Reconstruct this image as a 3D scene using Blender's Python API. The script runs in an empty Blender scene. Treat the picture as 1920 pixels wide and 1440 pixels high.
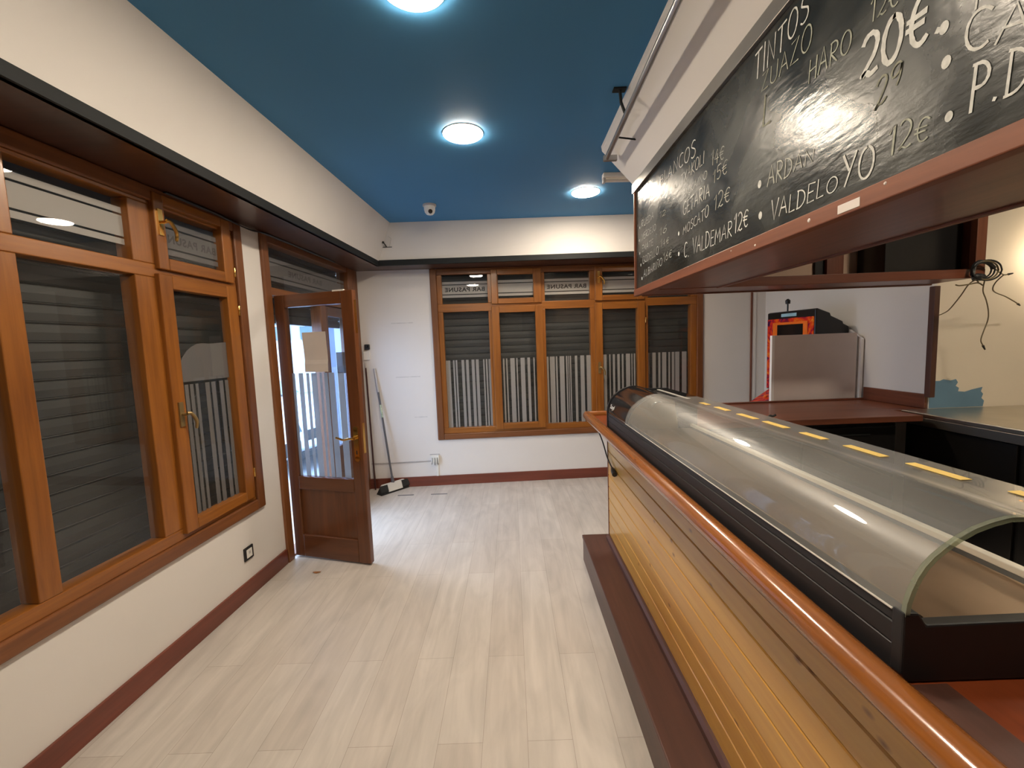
import bpy, bmesh, math, random
from mathutils import Vector, Matrix, noise
from math import sin, cos, tan, pi, radians, atan2, sqrt

random.seed(7)
scene = bpy.context.scene
COL = scene.collection

# ------------------------------------------------------------------ camera, world, exposure
cam_data = bpy.data.cameras.new('camera')
cam = bpy.data.objects.new('camera', cam_data)
COL.objects.link(cam)
cam_data.sensor_width = 36.0
cam_data.lens = 15.0
cam_data.clip_start = 0.02
cam_data.clip_end = 200
RHO, TH = radians(2.13), radians(5.3)
dn = Vector((sin(RHO) * cos(TH), cos(RHO) * cos(TH), sin(TH)))      # world down seen in camera axes (x right, y down, z forward)
zu = -dn
fw = (Vector((0, 0, 1)) - Vector((0, 0, 1)).dot(zu) * zu).normalized()
rt = fw.cross(zu)
R = Matrix((rt, fw, zu))
cr, cd, cf = R @ Vector((1, 0, 0)), R @ Vector((0, 1, 0)), R @ Vector((0, 0, 1))
cam.matrix_world = Matrix(((cr.x, -cd.x, -cf.x, 0), (cr.y, -cd.y, -cf.y, 0), (cr.z, -cd.z, -cf.z, 1.58), (0, 0, 0, 1)))
scene.camera = cam

world = bpy.data.worlds.new('world')
scene.world = world
world.use_nodes = True
wn = world.node_tree.nodes
bg = wn['Background']
bg.inputs[0].default_value = (0.55, 0.73, 1.0, 1)
bg.inputs[1].default_value = 6.6
scene.view_settings.view_transform = 'Standard'
scene.view_settings.look = 'None'
scene.view_settings.exposure = 0.68
scene.view_settings.gamma = 1.0
scene.view_settings.use_curve_mapping = False
scene.cycles.use_denoising = True
scene.cycles.max_bounces = 10
scene.cycles.transparent_max_bounces = 24
scene.cycles.sample_clamp_indirect = 6.0
LAMP = 118.0                                   # radiance of the ceiling discs
LAMP_COL = (1.0, 0.85, 0.66)

# daylight enters through the doorway: a portal guides the sampling of the sky
pl = bpy.data.lights.new('doorway_portal', 'AREA')
pl.shape = 'RECTANGLE'; pl.size = 0.72; pl.size_y = 1.95
pl.cycles.is_portal = True
po = bpy.data.objects.new('doorway_portal', pl); COL.objects.link(po)
po.location = (-1.93, 3.55, 1.0)
po.rotation_euler = (radians(90), 0, radians(87.016 - 180))

# ------------------------------------------------------------------ materials
def new_mat(name):
    m = bpy.data.materials.new(name); m.use_nodes = True
    nt = m.node_tree
    return m, nt, nt.nodes['Principled BSDF']

def setv(node, key, v):
    if key in node.inputs: node.inputs[key].default_value = v

def plain(name, col, rough=0.5, metal=0.0, var=0.04, scale=6.0, coat=0.0, bump=0.0, spec=None):
    m, nt, b = new_mat(name)
    tc = nt.nodes.new('ShaderNodeTexCoord')
    nz = nt.nodes.new('ShaderNodeTexNoise'); nz.inputs['Scale'].default_value = scale; nz.inputs['Detail'].default_value = 5
    nt.links.new(tc.outputs['Object'], nz.inputs['Vector'])
    mp = nt.nodes.new('ShaderNodeMapRange')
    mp.inputs['From Min'].default_value = 0.3; mp.inputs['From Max'].default_value = 0.7
    mp.inputs['To Min'].default_value = 1 - var; mp.inputs['To Max'].default_value = 1 + var
    nt.links.new(nz.outputs['Fac'], mp.inputs['Value'])
    mx = nt.nodes.new('ShaderNodeVectorMath'); mx.operation = 'SCALE'
    mx.inputs[0].default_value = col[:3]
    nt.links.new(mp.outputs['Result'], mx.inputs['Scale'])
    nt.links.new(mx.outputs[0], b.inputs['Base Color'])
    setv(b, 'Roughness', rough); setv(b, 'Metallic', metal)
    if coat: setv(b, 'Coat Weight', coat); setv(b, 'Coat Roughness', 0.12)
    if spec is not None: setv(b, 'Specular IOR Level', spec)
    if bump:
        bp = nt.nodes.new('ShaderNodeBump'); bp.inputs['Strength'].default_value = bump; bp.inputs['Distance'].default_value = 0.004
        n2 = nt.nodes.new('ShaderNodeTexNoise'); n2.inputs['Scale'].default_value = scale * 12
        nt.links.new(tc.outputs['Object'], n2.inputs['Vector'])
        nt.links.new(n2.outputs['Fac'], bp.inputs['Height']); nt.links.new(bp.outputs['Normal'], b.inputs['Normal'])
    return m

def wood(name, dark, light, axis=0, rough=0.3, coat=0.25, fine=30.0, knots=0.0, spread=(0.3, 0.72)):
    """varnished timber, grain along the object's own axis"""
    m, nt, b = new_mat(name)
    L = nt.links.new
    tc = nt.nodes.new('ShaderNodeTexCoord')
    mp = nt.nodes.new('ShaderNodeMapping')
    s = [fine, fine, fine]; s[axis] = fine * 0.06
    mp.inputs['Scale'].default_value = s
    L(tc.outputs['Object'], mp.inputs['Vector'])
    n1 = nt.nodes.new('ShaderNodeTexNoise'); n1.inputs['Scale'].default_value = 1.0; n1.inputs['Detail'].default_value = 6
    n1.inputs['Roughness'].default_value = 0.62; n1.inputs['Distortion'].default_value = 0.5
    L(mp.outputs['Vector'], n1.inputs['Vector'])
    mp2 = nt.nodes.new('ShaderNodeMapping')
    s2 = [6, 6, 6]; s2[axis] = 0.9
    mp2.inputs['Scale'].default_value = s2
    L(tc.outputs['Object'], mp2.inputs['Vector'])
    n2 = nt.nodes.new('ShaderNodeTexNoise'); n2.inputs['Scale'].default_value = 1.0; n2.inputs['Detail'].default_value = 3
    L(mp2.outputs['Vector'], n2.inputs['Vector'])
    ad = nt.nodes.new('ShaderNodeMath'); ad.operation = 'MULTIPLY_ADD'
    L(n1.outputs['Fac'], ad.inputs[0]); ad.inputs[1].default_value = 0.6
    ml = nt.nodes.new('ShaderNodeMath'); ml.operation = 'MULTIPLY'; L(n2.outputs['Fac'], ml.inputs[0]); ml.inputs[1].default_value = 0.4
    L(ml.outputs[0], ad.inputs[2])
    rp = nt.nodes.new('ShaderNodeValToRGB')
    rp.color_ramp.elements[0].position = spread[0]; rp.color_ramp.elements[0].color = (*dark, 1)
    rp.color_ramp.elements[1].position = spread[1]; rp.color_ramp.elements[1].color = (*light, 1)
    L(ad.outputs[0], rp.inputs['Fac'])
    out = rp.outputs['Color']
    if knots:
        mk = nt.nodes.new('ShaderNodeMapping'); sk = [13, 13, 13]; sk[axis] = 6.5
        mk.inputs['Scale'].default_value = sk
        L(tc.outputs['Object'], mk.inputs['Vector'])
        vo = nt.nodes.new('ShaderNodeTexVoronoi'); vo.inputs['Scale'].default_value = 1.0; vo.inputs['Randomness'].default_value = 1.0
        L(mk.outputs['Vector'], vo.inputs['Vector'])
        mr = nt.nodes.new('ShaderNodeMapRange'); mr.inputs['From Min'].default_value = 0.03; mr.inputs['From Max'].default_value = 0.125
        mr.inputs['To Min'].default_value = 1.0; mr.inputs['To Max'].default_value = 0.0
        L(vo.outputs['Distance'], mr.inputs['Value'])
        sp = nt.nodes.new('ShaderNodeSeparateColor'); L(vo.outputs['Color'], sp.inputs[0])
        gt = nt.nodes.new('ShaderNodeMath'); gt.operation = 'GREATER_THAN'; gt.inputs[1].default_value = 0.35; L(sp.outputs[0], gt.inputs[0])
        kk = nt.nodes.new('ShaderNodeMath'); kk.operation = 'MULTIPLY'; L(mr.outputs[0], kk.inputs[0]); L(gt.outputs[0], kk.inputs[1])
        k2 = nt.nodes.new('ShaderNodeMath'); k2.operation = 'MULTIPLY'; L(kk.outputs[0], k2.inputs[0]); k2.inputs[1].default_value = knots
        mix = nt.nodes.new('ShaderNodeMix'); mix.data_type = 'RGBA'
        L(k2.outputs[0], mix.inputs[0]); L(out, mix.inputs[6]); mix.inputs[7].default_value = (dark[0] * .35, dark[1] * .22, dark[2] * .2, 1)
        out = mix.outputs[2]
    L(out, b.inputs['Base Color'])
    setv(b, 'Roughness', rough); setv(b, 'Coat Weight', coat); setv(b, 'Coat Roughness', 0.12)
    bp = nt.nodes.new('ShaderNodeBump'); bp.inputs['Strength'].default_value = 0.08; bp.inputs['Distance'].default_value = 0.003
    L(n1.outputs['Fac'], bp.inputs['Height']); L(bp.outputs['Normal'], b.inputs['Normal'])
    return m

def glass(name, tint=(1, 1, 1), haze=0.0, haze_col=(0.7, 0.7, 0.68), rough=0.0, ior=1.5, smear=0.0):
    """clear sheet: lets light through, mirrors by Fresnel, a little dust"""
    m = bpy.data.materials.new(name); m.use_nodes = True
    nt = m.node_tree; nt.nodes.clear(); L = nt.links.new
    o = nt.nodes.new('ShaderNodeOutputMaterial')
    tr = nt.nodes.new('ShaderNodeBsdfTransparent'); tr.inputs[0].default_value = (*tint, 1)
    gl = nt.nodes.new('ShaderNodeBsdfGlossy'); gl.inputs['Roughness'].default_value = rough
    fr = nt.nodes.new('ShaderNodeFresnel'); fr.inputs['IOR'].default_value = ior
    mx = nt.nodes.new('ShaderNodeMixShader')
    geo = nt.nodes.new('ShaderNodeNewGeometry')
    inv = nt.nodes.new('ShaderNodeMath'); inv.operation = 'SUBTRACT'; inv.inputs[0].default_value = 1.0
    L(geo.outputs['Backfacing'], inv.inputs[1])
    mu = nt.nodes.new('ShaderNodeMath'); mu.operation = 'MULTIPLY'
    L(fr.outputs[0], mu.inputs[0]); L(inv.outputs[0], mu.inputs[1])
    L(mu.outputs[0], mx.inputs[0]); L(tr.outputs[0], mx.inputs[1]); L(gl.outputs[0], mx.inputs[2])
    if smear:
        g2 = nt.nodes.new('ShaderNodeBsdfGlossy'); g2.inputs['Roughness'].default_value = 0.32
        gm = nt.nodes.new('ShaderNodeMixShader'); gm.inputs[0].default_value = smear
        L(gl.outputs[0], gm.inputs[1]); L(g2.outputs[0], gm.inputs[2]); L(gm.outputs[0], mx.inputs[2])
    last = mx.outputs[0]
    if haze:
        df = nt.nodes.new('ShaderNodeBsdfDiffuse'); df.inputs[0].default_value = (*haze_col, 1)
        m2 = nt.nodes.new('ShaderNodeMixShader')
        tc = nt.nodes.new('ShaderNodeTexCoord'); nz = nt.nodes.new('ShaderNodeTexNoise'); nz.inputs['Scale'].default_value = 4.0
        L(tc.outputs['Object'], nz.inputs['Vector'])
        mr = nt.nodes.new('ShaderNodeMapRange'); mr.inputs['To Min'].default_value = haze * .3; mr.inputs['To Max'].default_value = haze * 1.7
        L(nz.outputs['Fac'], mr.inputs['Value'])
        L(mr.outputs[0], m2.inputs[0]); L(last, m2.inputs[1]); L(df.outputs[0], m2.inputs[2]); last = m2.outputs[0]
    L(last, o.inputs[0])
    return m

def emit(name, col, s):
    m = bpy.data.materials.new(name); m.use_nodes = True
    nt = m.node_tree; nt.nodes.clear()
    o = nt.nodes.new('ShaderNodeOutputMaterial'); e = nt.nodes.new('ShaderNodeEmission')
    e.inputs[0].default_value = (*col, 1); e.inputs[1].default_value = s
    nt.links.new(e.outputs[0], o.inputs[0]); return m

def film(name, col, clear=0.25):
    m = bpy.data.materials.new(name); m.use_nodes = True
    nt = m.node_tree; nt.nodes.clear(); L = nt.links.new
    o = nt.nodes.new('ShaderNodeOutputMaterial')
    tr = nt.nodes.new('ShaderNodeBsdfTransparent'); df = nt.nodes.new('ShaderNodeBsdfDiffuse'); df.inputs[0].default_value = (*col, 1)
    tl = nt.nodes.new('ShaderNodeBsdfTranslucent'); tl.inputs[0].default_value = (*col, 1)
    a = nt.nodes.new('ShaderNodeMixShader'); a.inputs[0].default_value = 0.4; L(df.outputs[0], a.inputs[1]); L(tl.outputs[0], a.inputs[2])
    b = nt.nodes.new('ShaderNodeMixShader'); b.inputs[0].default_value = clear; L(a.outputs[0], b.inputs[1]); L(tr.outputs[0], b.inputs[2])
    L(b.outputs[0], o.inputs[0]); return m

def floor_mat():
    m, nt, b = new_mat('laminate_floor'); L = nt.links.new
    tc = nt.nodes.new('ShaderNodeTexCoord'); sx = nt.nodes.new('ShaderNodeSeparateXYZ'); L(tc.outputs['Object'], sx.inputs[0])
    ax = nt.nodes.new('ShaderNodeMath'); ax.operation = 'ADD'; ax.inputs[1].default_value = 5.39; L(sx.outputs['X'], ax.inputs[0])
    ay = nt.nodes.new('ShaderNodeMath'); ay.operation = 'ADD'; ay.inputs[1].default_value = 8.2; L(sx.outputs['Y'], ay.inputs[0])
    cb = nt.nodes.new('ShaderNodeCombineXYZ'); L(ay.outputs[0], cb.inputs[0]); L(ax.outputs[0], cb.inputs[1])
    br = nt.nodes.new('ShaderNodeTexBrick')
    br.offset = 0.37; br.offset_frequency = 2
    br.inputs['Scale'].default_value = 1.0; br.inputs['Brick Width'].default_value = 1.28; br.inputs['Row Height'].default_value = 0.18
    br.inputs['Mortar Size'].default_value = 0.0011; br.inputs['Mortar Smooth'].default_value = 0.4; br.inputs['Bias'].default_value = 0.0
    br.inputs['Color1'].default_value = (0.50, 0.45, 0.405, 1); br.inputs['Color2'].default_value = (0.545, 0.50, 0.455, 1)
    br.inputs['Mortar'].default_value = (0.33, 0.28, 0.24, 1)
    L(cb.outputs[0], br.inputs['Vector'])
    mp = nt.nodes.new('ShaderNodeMapping'); mp.inputs['Scale'].default_value = (22, 1.6, 1); L(tc.outputs['Object'], mp.inputs['Vector'])
    n1 = nt.nodes.new('ShaderNodeTexNoise'); n1.inputs['Scale'].default_value = 1.0; n1.inputs['Detail'].default_value = 6; n1.inputs['Distortion'].default_value = 0.8
    L(mp.outputs[0], n1.inputs['Vector'])
    mp2 = nt.nodes.new('ShaderNodeMapping'); mp2.inputs['Scale'].default_value = (7, 2.2, 1); L(tc.outputs['Object'], mp2.inputs['Vector'])
    n2 = nt.nodes.new('ShaderNodeTexNoise'); n2.inputs['Scale'].default_value = 1.0; n2.inputs['Detail'].default_value = 4; n2.inputs['Distortion'].default_value = 1.2
    L(mp2.outputs[0], n2.inputs['Vector'])
    r1 = nt.nodes.new('ShaderNodeMapRange'); r1.inputs['From Min'].default_value = .3; r1.inputs['From Max'].default_value = .7; r1.inputs['To Min'].default_value = 0.90; r1.inputs['To Max'].default_value = 1.07
    L(n1.outputs['Fac'], r1.inputs['Value'])
    r2 = nt.nodes.new('ShaderNodeMapRange'); r2.inputs['From Min'].default_value = .28; r2.inputs['From Max'].default_value = .6; r2.inputs['To Min'].default_value = 0.86; r2.inputs['To Max'].default_value = 1.03
    L(n2.outputs['Fac'], r2.inputs['Value'])
    mu = nt.nodes.new('ShaderNodeMath'); mu.operation = 'MULTIPLY'; L(r1.outputs[0], mu.inputs[0]); L(r2.outputs[0], mu.inputs[1])
    sc = nt.nodes.new('ShaderNodeVectorMath'); sc.operation = 'SCALE'; L(br.outputs['Color'], sc.inputs[0]); L(mu.outputs[0], sc.inputs['Scale'])
    L(sc.outputs[0], b.inputs['Base Color']); setv(b, 'Roughness', 0.42); setv(b, 'Specular IOR Level', 0.35)
    return m

def slate_mat():
    m, nt, b = new_mat('blackboard_slate'); L = nt.links.new
    tc = nt.nodes.new('ShaderNodeTexCoord')
    n1 = nt.nodes.new('ShaderNodeTexNoise'); n1.inputs['Scale'].default_value = 3.2; n1.inputs['Detail'].default_value = 7; n1.inputs['Distortion'].default_value = 0.7
    L(tc.outputs['Object'], n1.inputs['Vector'])
    rp = nt.nodes.new('ShaderNodeValToRGB')
    rp.color_ramp.elements[0].position = 0.38; rp.color_ramp.elements[0].color = (0.012, 0.014, 0.013, 1)
    rp.color_ramp.elements[1].position = 0.78; rp.color_ramp.elements[1].color = (0.042, 0.044, 0.038, 1)
    L(n1.outputs['Fac'], rp.inputs['Fac']); L(rp.outputs['Color'], b.inputs['Base Color'])
    setv(b, 'Roughness', 0.25); setv(b, 'Specular IOR Level', 0.5)
    rr = nt.nodes.new('ShaderNodeMapRange'); rr.inputs['From Min'].default_value = .35; rr.inputs['From Max'].default_value = .68; rr.inputs['To Min'].default_value = .19; rr.inputs['To Max'].default_value = .34
    L(n1.outputs['Fac'], rr.inputs['Value']); L(rr.outputs[0], b.inputs['Roughness'])
    n2 = nt.nodes.new('ShaderNodeTexNoise'); n2.inputs['Scale'].default_value = 16; n2.inputs['Detail'].default_value = 4
    mp = nt.nodes.new('ShaderNodeMapping'); mp.inputs['Scale'].default_value = (1, 1.0, 2.6); L(tc.outputs['Object'], mp.inputs['Vector']); L(mp.outputs[0], n2.inputs['Vector'])
    bp = nt.nodes.new('ShaderNodeBump'); bp.inputs['Strength'].default_value = 0.22; bp.inputs['Distance'].default_value = 0.006
    L(n2.outputs['Fac'], bp.inputs['Height']); L(bp.outputs['Normal'], b.inputs['Normal'])
    return m

def art_mat():
    m, nt, b = new_mat('flame_artwork'); L = nt.links.new
    tc = nt.nodes.new('ShaderNodeTexCoord')
    n1 = nt.nodes.new('ShaderNodeTexNoise'); n1.inputs['Scale'].default_value = 9; n1.inputs['Detail'].default_value = 3; n1.inputs['Distortion'].default_value = 2.0
    L(tc.outputs['Object'], n1.inputs['Vector'])
    rp = nt.nodes.new('ShaderNodeValToRGB'); e = rp.color_ramp.elements
    e[0].position = 0.34; e[0].color = (0.03, 0.01, 0.07, 1)
    e[1].position = 0.68; e[1].color = (0.75, 0.28, 0.03, 1)
    for p, c in ((0.42, (0.25, 0.01, 0.03, 1)), (0.5, (0.6, 0.03, 0.015, 1)), (0.6, (0.7, 0.10, 0.01, 1))):
        x = e.new(p); x.color = c
    L(n1.outputs['Fac'], rp.inputs['Fac']); L(rp.outputs['Color'], b.inputs['Base Color']); setv(b, 'Roughness', 0.25)
    return m

M = {}
M['floor'] = floor_mat()
M['wall'] = plain('painted_wall', (0.72, 0.69, 0.66), 0.75, var=0.02, scale=2.0)
M['cream'] = plain('cream_paint', (0.80, 0.71, 0.58), 0.7, var=0.03, scale=2.0)
M['blue'] = plain('blue_paint', (0.052, 0.215, 0.415), 0.7, var=0.03, scale=1.2)
M['patch'] = plain('pale_blue_paint', (0.135, 0.255, 0.37), 0.7, var=0.06)
M['ow_x'] = wood('oak_varnish_along', (0.155, 0.048, 0.008), (0.37, 0.135, 0.023), 0, coat=0.08)
M['ow_z'] = wood('oak_varnish_upright', (0.155, 0.048, 0.008), (0.37, 0.135, 0.023), 2, coat=0.08)
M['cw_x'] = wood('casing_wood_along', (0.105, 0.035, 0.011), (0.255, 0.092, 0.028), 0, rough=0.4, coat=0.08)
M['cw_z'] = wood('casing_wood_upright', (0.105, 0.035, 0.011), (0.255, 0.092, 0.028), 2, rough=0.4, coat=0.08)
M['door_z'] = wood('door_wood_upright', (0.070, 0.021, 0.007), (0.175, 0.058, 0.017), 2, rough=0.35)
M['door_x'] = wood('door_wood_along', (0.070, 0.021, 0.007), (0.175, 0.058, 0.017), 0, rough=0.35)
M['base_x'] = wood('skirting_wood', (0.10, 0.022, 0.012), (0.20, 0.047, 0.025), 0, rough=0.35)
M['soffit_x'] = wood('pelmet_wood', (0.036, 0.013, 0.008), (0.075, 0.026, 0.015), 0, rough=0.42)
M['post_z'] = wood('dark_post_wood', (0.045, 0.014, 0.008), (0.105, 0.034, 0.018), 2, rough=0.5, coat=0.0)
M['mah_y'] = wood('mahogany_along', (0.090, 0.024, 0.012), (0.215, 0.067, 0.032), 1, rough=0.36, coat=0.08)
M['mah_x'] = wood('mahogany_across', (0.090, 0.024, 0.012), (0.215, 0.067, 0.032), 0, rough=0.36, coat=0.08)
M['mah_z'] = wood('mahogany_upright', (0.090, 0.024, 0.012), (0.215, 0.067, 0.032), 2, rough=0.36, coat=0.08)
M['worn_y'] = wood('worn_frame_wood', (0.105, 0.028, 0.011), (0.215, 0.068, 0.027), 1, rough=0.5, coat=0.0)
M['worn_z'] = wood('worn_frame_upright', (0.105, 0.028, 0.011), (0.215, 0.068, 0.027), 2, rough=0.5, coat=0.0)
M['rail_y'] = wood('rail_varnish', (0.135, 0.038, 0.007), (0.345, 0.120, 0.026), 1, rough=0.2, coat=0.7)
M['rail_x'] = wood('rail_varnish_across', (0.135, 0.038, 0.007), (0.345, 0.120, 0.026), 0, rough=0.2, coat=0.7)
M['top_y'] = wood('counter_wood', (0.13, 0.024, 0.008), (0.30, 0.065, 0.020), 1, rough=0.28, coat=0.4)
M['pine_y'] = wood('pine_boards', (0.43, 0.19, 0.032), (0.66, 0.375, 0.082), 1, rough=0.3, coat=0.4, fine=18, knots=0.9)
M['step_y'] = wood('step_wood', (0.048, 0.020, 0.015), (0.110, 0.045, 0.032), 1, rough=0.45, coat=0.1)
M['black'] = plain('black_plastic', (0.012, 0.012, 0.014), 0.5, var=0.1)
M['blackgloss'] = plain('black_glass_print', (0.010, 0.010, 0.012), 0.08, var=0.05)
M['darkmetal'] = plain('dark_grey_strip', (0.013, 0.015, 0.016), 0.6, var=0.05, spec=0.25)
M['shutter'] = plain('shutter_slats', (0.015, 0.018, 0.0175), 0.55, metal=0.0, var=0.10, scale=3.0)
M['steel'] = plain('brushed_steel', (0.62, 0.58, 0.50), 0.28, metal=1.0, var=0.08, scale=5.0)
M['tray'] = plain('display_tray_steel', (0.38, 0.265, 0.18), 0.34, metal=0.85, var=0.22, scale=3.0)
M['alu'] = plain('white_aluminium', (0.72, 0.68, 0.62), 0.35, metal=0.2, var=0.03)
M['greyalu'] = plain('grey_aluminium', (0.36, 0.34, 0.31), 0.3, metal=0.9, var=0.05)
M['pipe'] = plain('metal_tube', (0.40, 0.40, 0.40), 0.3, metal=0.9, var=0.08)
M['brass'] = plain('polished_brass', (0.82, 0.52, 0.16), 0.2, metal=1.0, var=0.05)
M['white'] = plain('white_plastic', (0.75, 0.74, 0.70), 0.4, var=0.03)
M['melamine'] = plain('pale_melamine', (0.66, 0.58, 0.55), 0.6, var=0.03)
M['melamine_edge'] = plain('white_edge_band', (0.82, 0.80, 0.79), 0.4, var=0.02)
M['glass'] = glass('window_glass', haze=0.012)
M['doorglass'] = glass('door_glass', tint=(0.86, 0.92, 1.0), haze=0.01)
M['caseglass'] = glass('curved_case_glass', tint=(0.95, 0.96, 0.94), haze=0.10, haze_col=(0.60, 0.60, 0.585), ior=1.85, smear=0.55, rough=0.03)
M['glassedge'] = glass('cut_glass_edge', tint=(0.72, 0.76, 0.66), haze=0.30, haze_col=(0.42, 0.45, 0.36))
M['film'] = film('frosted_film', (0.62, 0.60, 0.57), 0.10)
M['stripe'] = film('striped_film', (0.50, 0.48, 0.46), 0.12)
M['stripe_dim'] = film('striped_film_shaded', (0.30, 0.29, 0.29), 0.45)  # same striped film, dimmer light put into a darker, clearer colour
M['film_dim'] = film('frosted_film_shaded', (0.26, 0.25, 0.25), 0.40)  # same frosted film again, the panes' shade put into its colour
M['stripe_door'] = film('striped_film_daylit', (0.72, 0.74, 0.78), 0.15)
M['letter'] = plain('cut_lettering', (0.035, 0.033, 0.032), 0.6, var=0.05)
M['slate'] = slate_mat()
M['chalk'] = plain('chalk_white', (0.56, 0.56, 0.53), 0.9, var=0.2, scale=60)
M['chalkmid'] = plain('chalk_soft', (0.38, 0.38, 0.34), 0.9, var=0.25, scale=60)
M['chalk2'] = plain('chalk_rubbed', (0.33, 0.34, 0.28), 0.9, var=0.3, scale=60)
M['chalk3'] = plain('chalk_faint', (0.21, 0.21, 0.16), 0.9, var=0.3, scale=60)
M['tape'] = plain('yellow_tape', (0.80, 0.57, 0.17), 0.5, var=0.05)
M['paper'] = plain('paper_sheet', (0.66, 0.60, 0.56), 0.8, var=0.03)
M['lamp'] = emit('lamp_diffuser', LAMP_COL, LAMP)
M['bulb'] = emit('wall_bulb', (1.0, 0.80, 0.54), 55.0)
M['art'] = art_mat()
M['orange'] = plain('orange_border', (0.75, 0.16, 0.02), 0.3, var=0.1)
M['screen'] = plain('dark_screen', (0.012, 0.010, 0.010), 0.12, var=0.05)
M['bluelit'] = plain('pale_blue_plate', (0.30, 0.50, 0.62), 0.3, var=0.2)
M['dust'] = plain('grey_bristles', (0.02, 0.02, 0.02), 0.9, var=0.3, scale=80, bump=0.5)
M['broomwhite'] = plain('broom_white', (0.62, 0.60, 0.55), 0.5, var=0.03)
M['handlegrey'] = plain('broom_handle_grey', (0.10, 0.10, 0.11), 0.4, var=0.05)
M['labelgreen'] = plain('green_white_label', (0.45, 0.55, 0.42), 0.5, var=0.3, scale=40)
M['redwood'] = plain('red_handle', (0.055, 0.020, 0.018), 0.4, var=0.05)
M['cable'] = plain('grey_cable', (0.16, 0.12, 0.055), 0.5, var=0.1)
M['cableblack'] = plain('black_cable', (0.012, 0.012, 0.012), 0.5, var=0.1)
M['leaf'] = plain('dry_leaf', (0.28, 0.11, 0.03), 0.8, var=0.2, scale=40)
M['scuff'] = plain('wall_scuff', (0.46, 0.44, 0.43), 0.8, var=0.1, scale=20)
M['sticker'] = film('brown_sticker', (0.16, 0.11, 0.06), 0.35)
M['palepanel'] = plain('brown_back_panel', (0.50, 0.34, 0.24), 0.6, var=0.05)
M['pillar'] = plain('blue_grey_reflection', (0.20, 0.22, 0.30), 0.8, var=0.1)
M['dullbrass'] = plain('dull_brass', (0.30, 0.21, 0.09), 0.45, metal=0.7, var=0.1)
M['faint'] = plain('faint_mark', (0.60, 0.575, 0.55), 0.8, var=0.1, scale=20)
M['carpaint'] = plain('white_car_paint', (0.40, 0.42, 0.44), 0.25, var=0.01, coat=0.8)
M['carglass'] = plain('car_glass', (0.02, 0.05, 0.06), 0.06, var=0.05)
M['tyre'] = plain('tyre_rubber', (0.015, 0.015, 0.015), 0.8, var=0.1)
M['render'] = plain('white_render', (0.42, 0.42, 0.42), 0.8, var=0.04)
M['asphalt'] = plain('street_paving', (0.30, 0.31, 0.32), 0.9, var=0.1, scale=4, bump=0.2)
M['bldglass'] = plain('building_glass', (0.05, 0.10, 0.13), 0.1, var=0.2)
M['awning'] = plain('maroon_fascia', (0.12, 0.035, 0.03), 0.6, var=0.1)
M['fridge'] = plain('dark_fridge_front', (0.012, 0.011, 0.011), 0.3, var=0.1)

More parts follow.
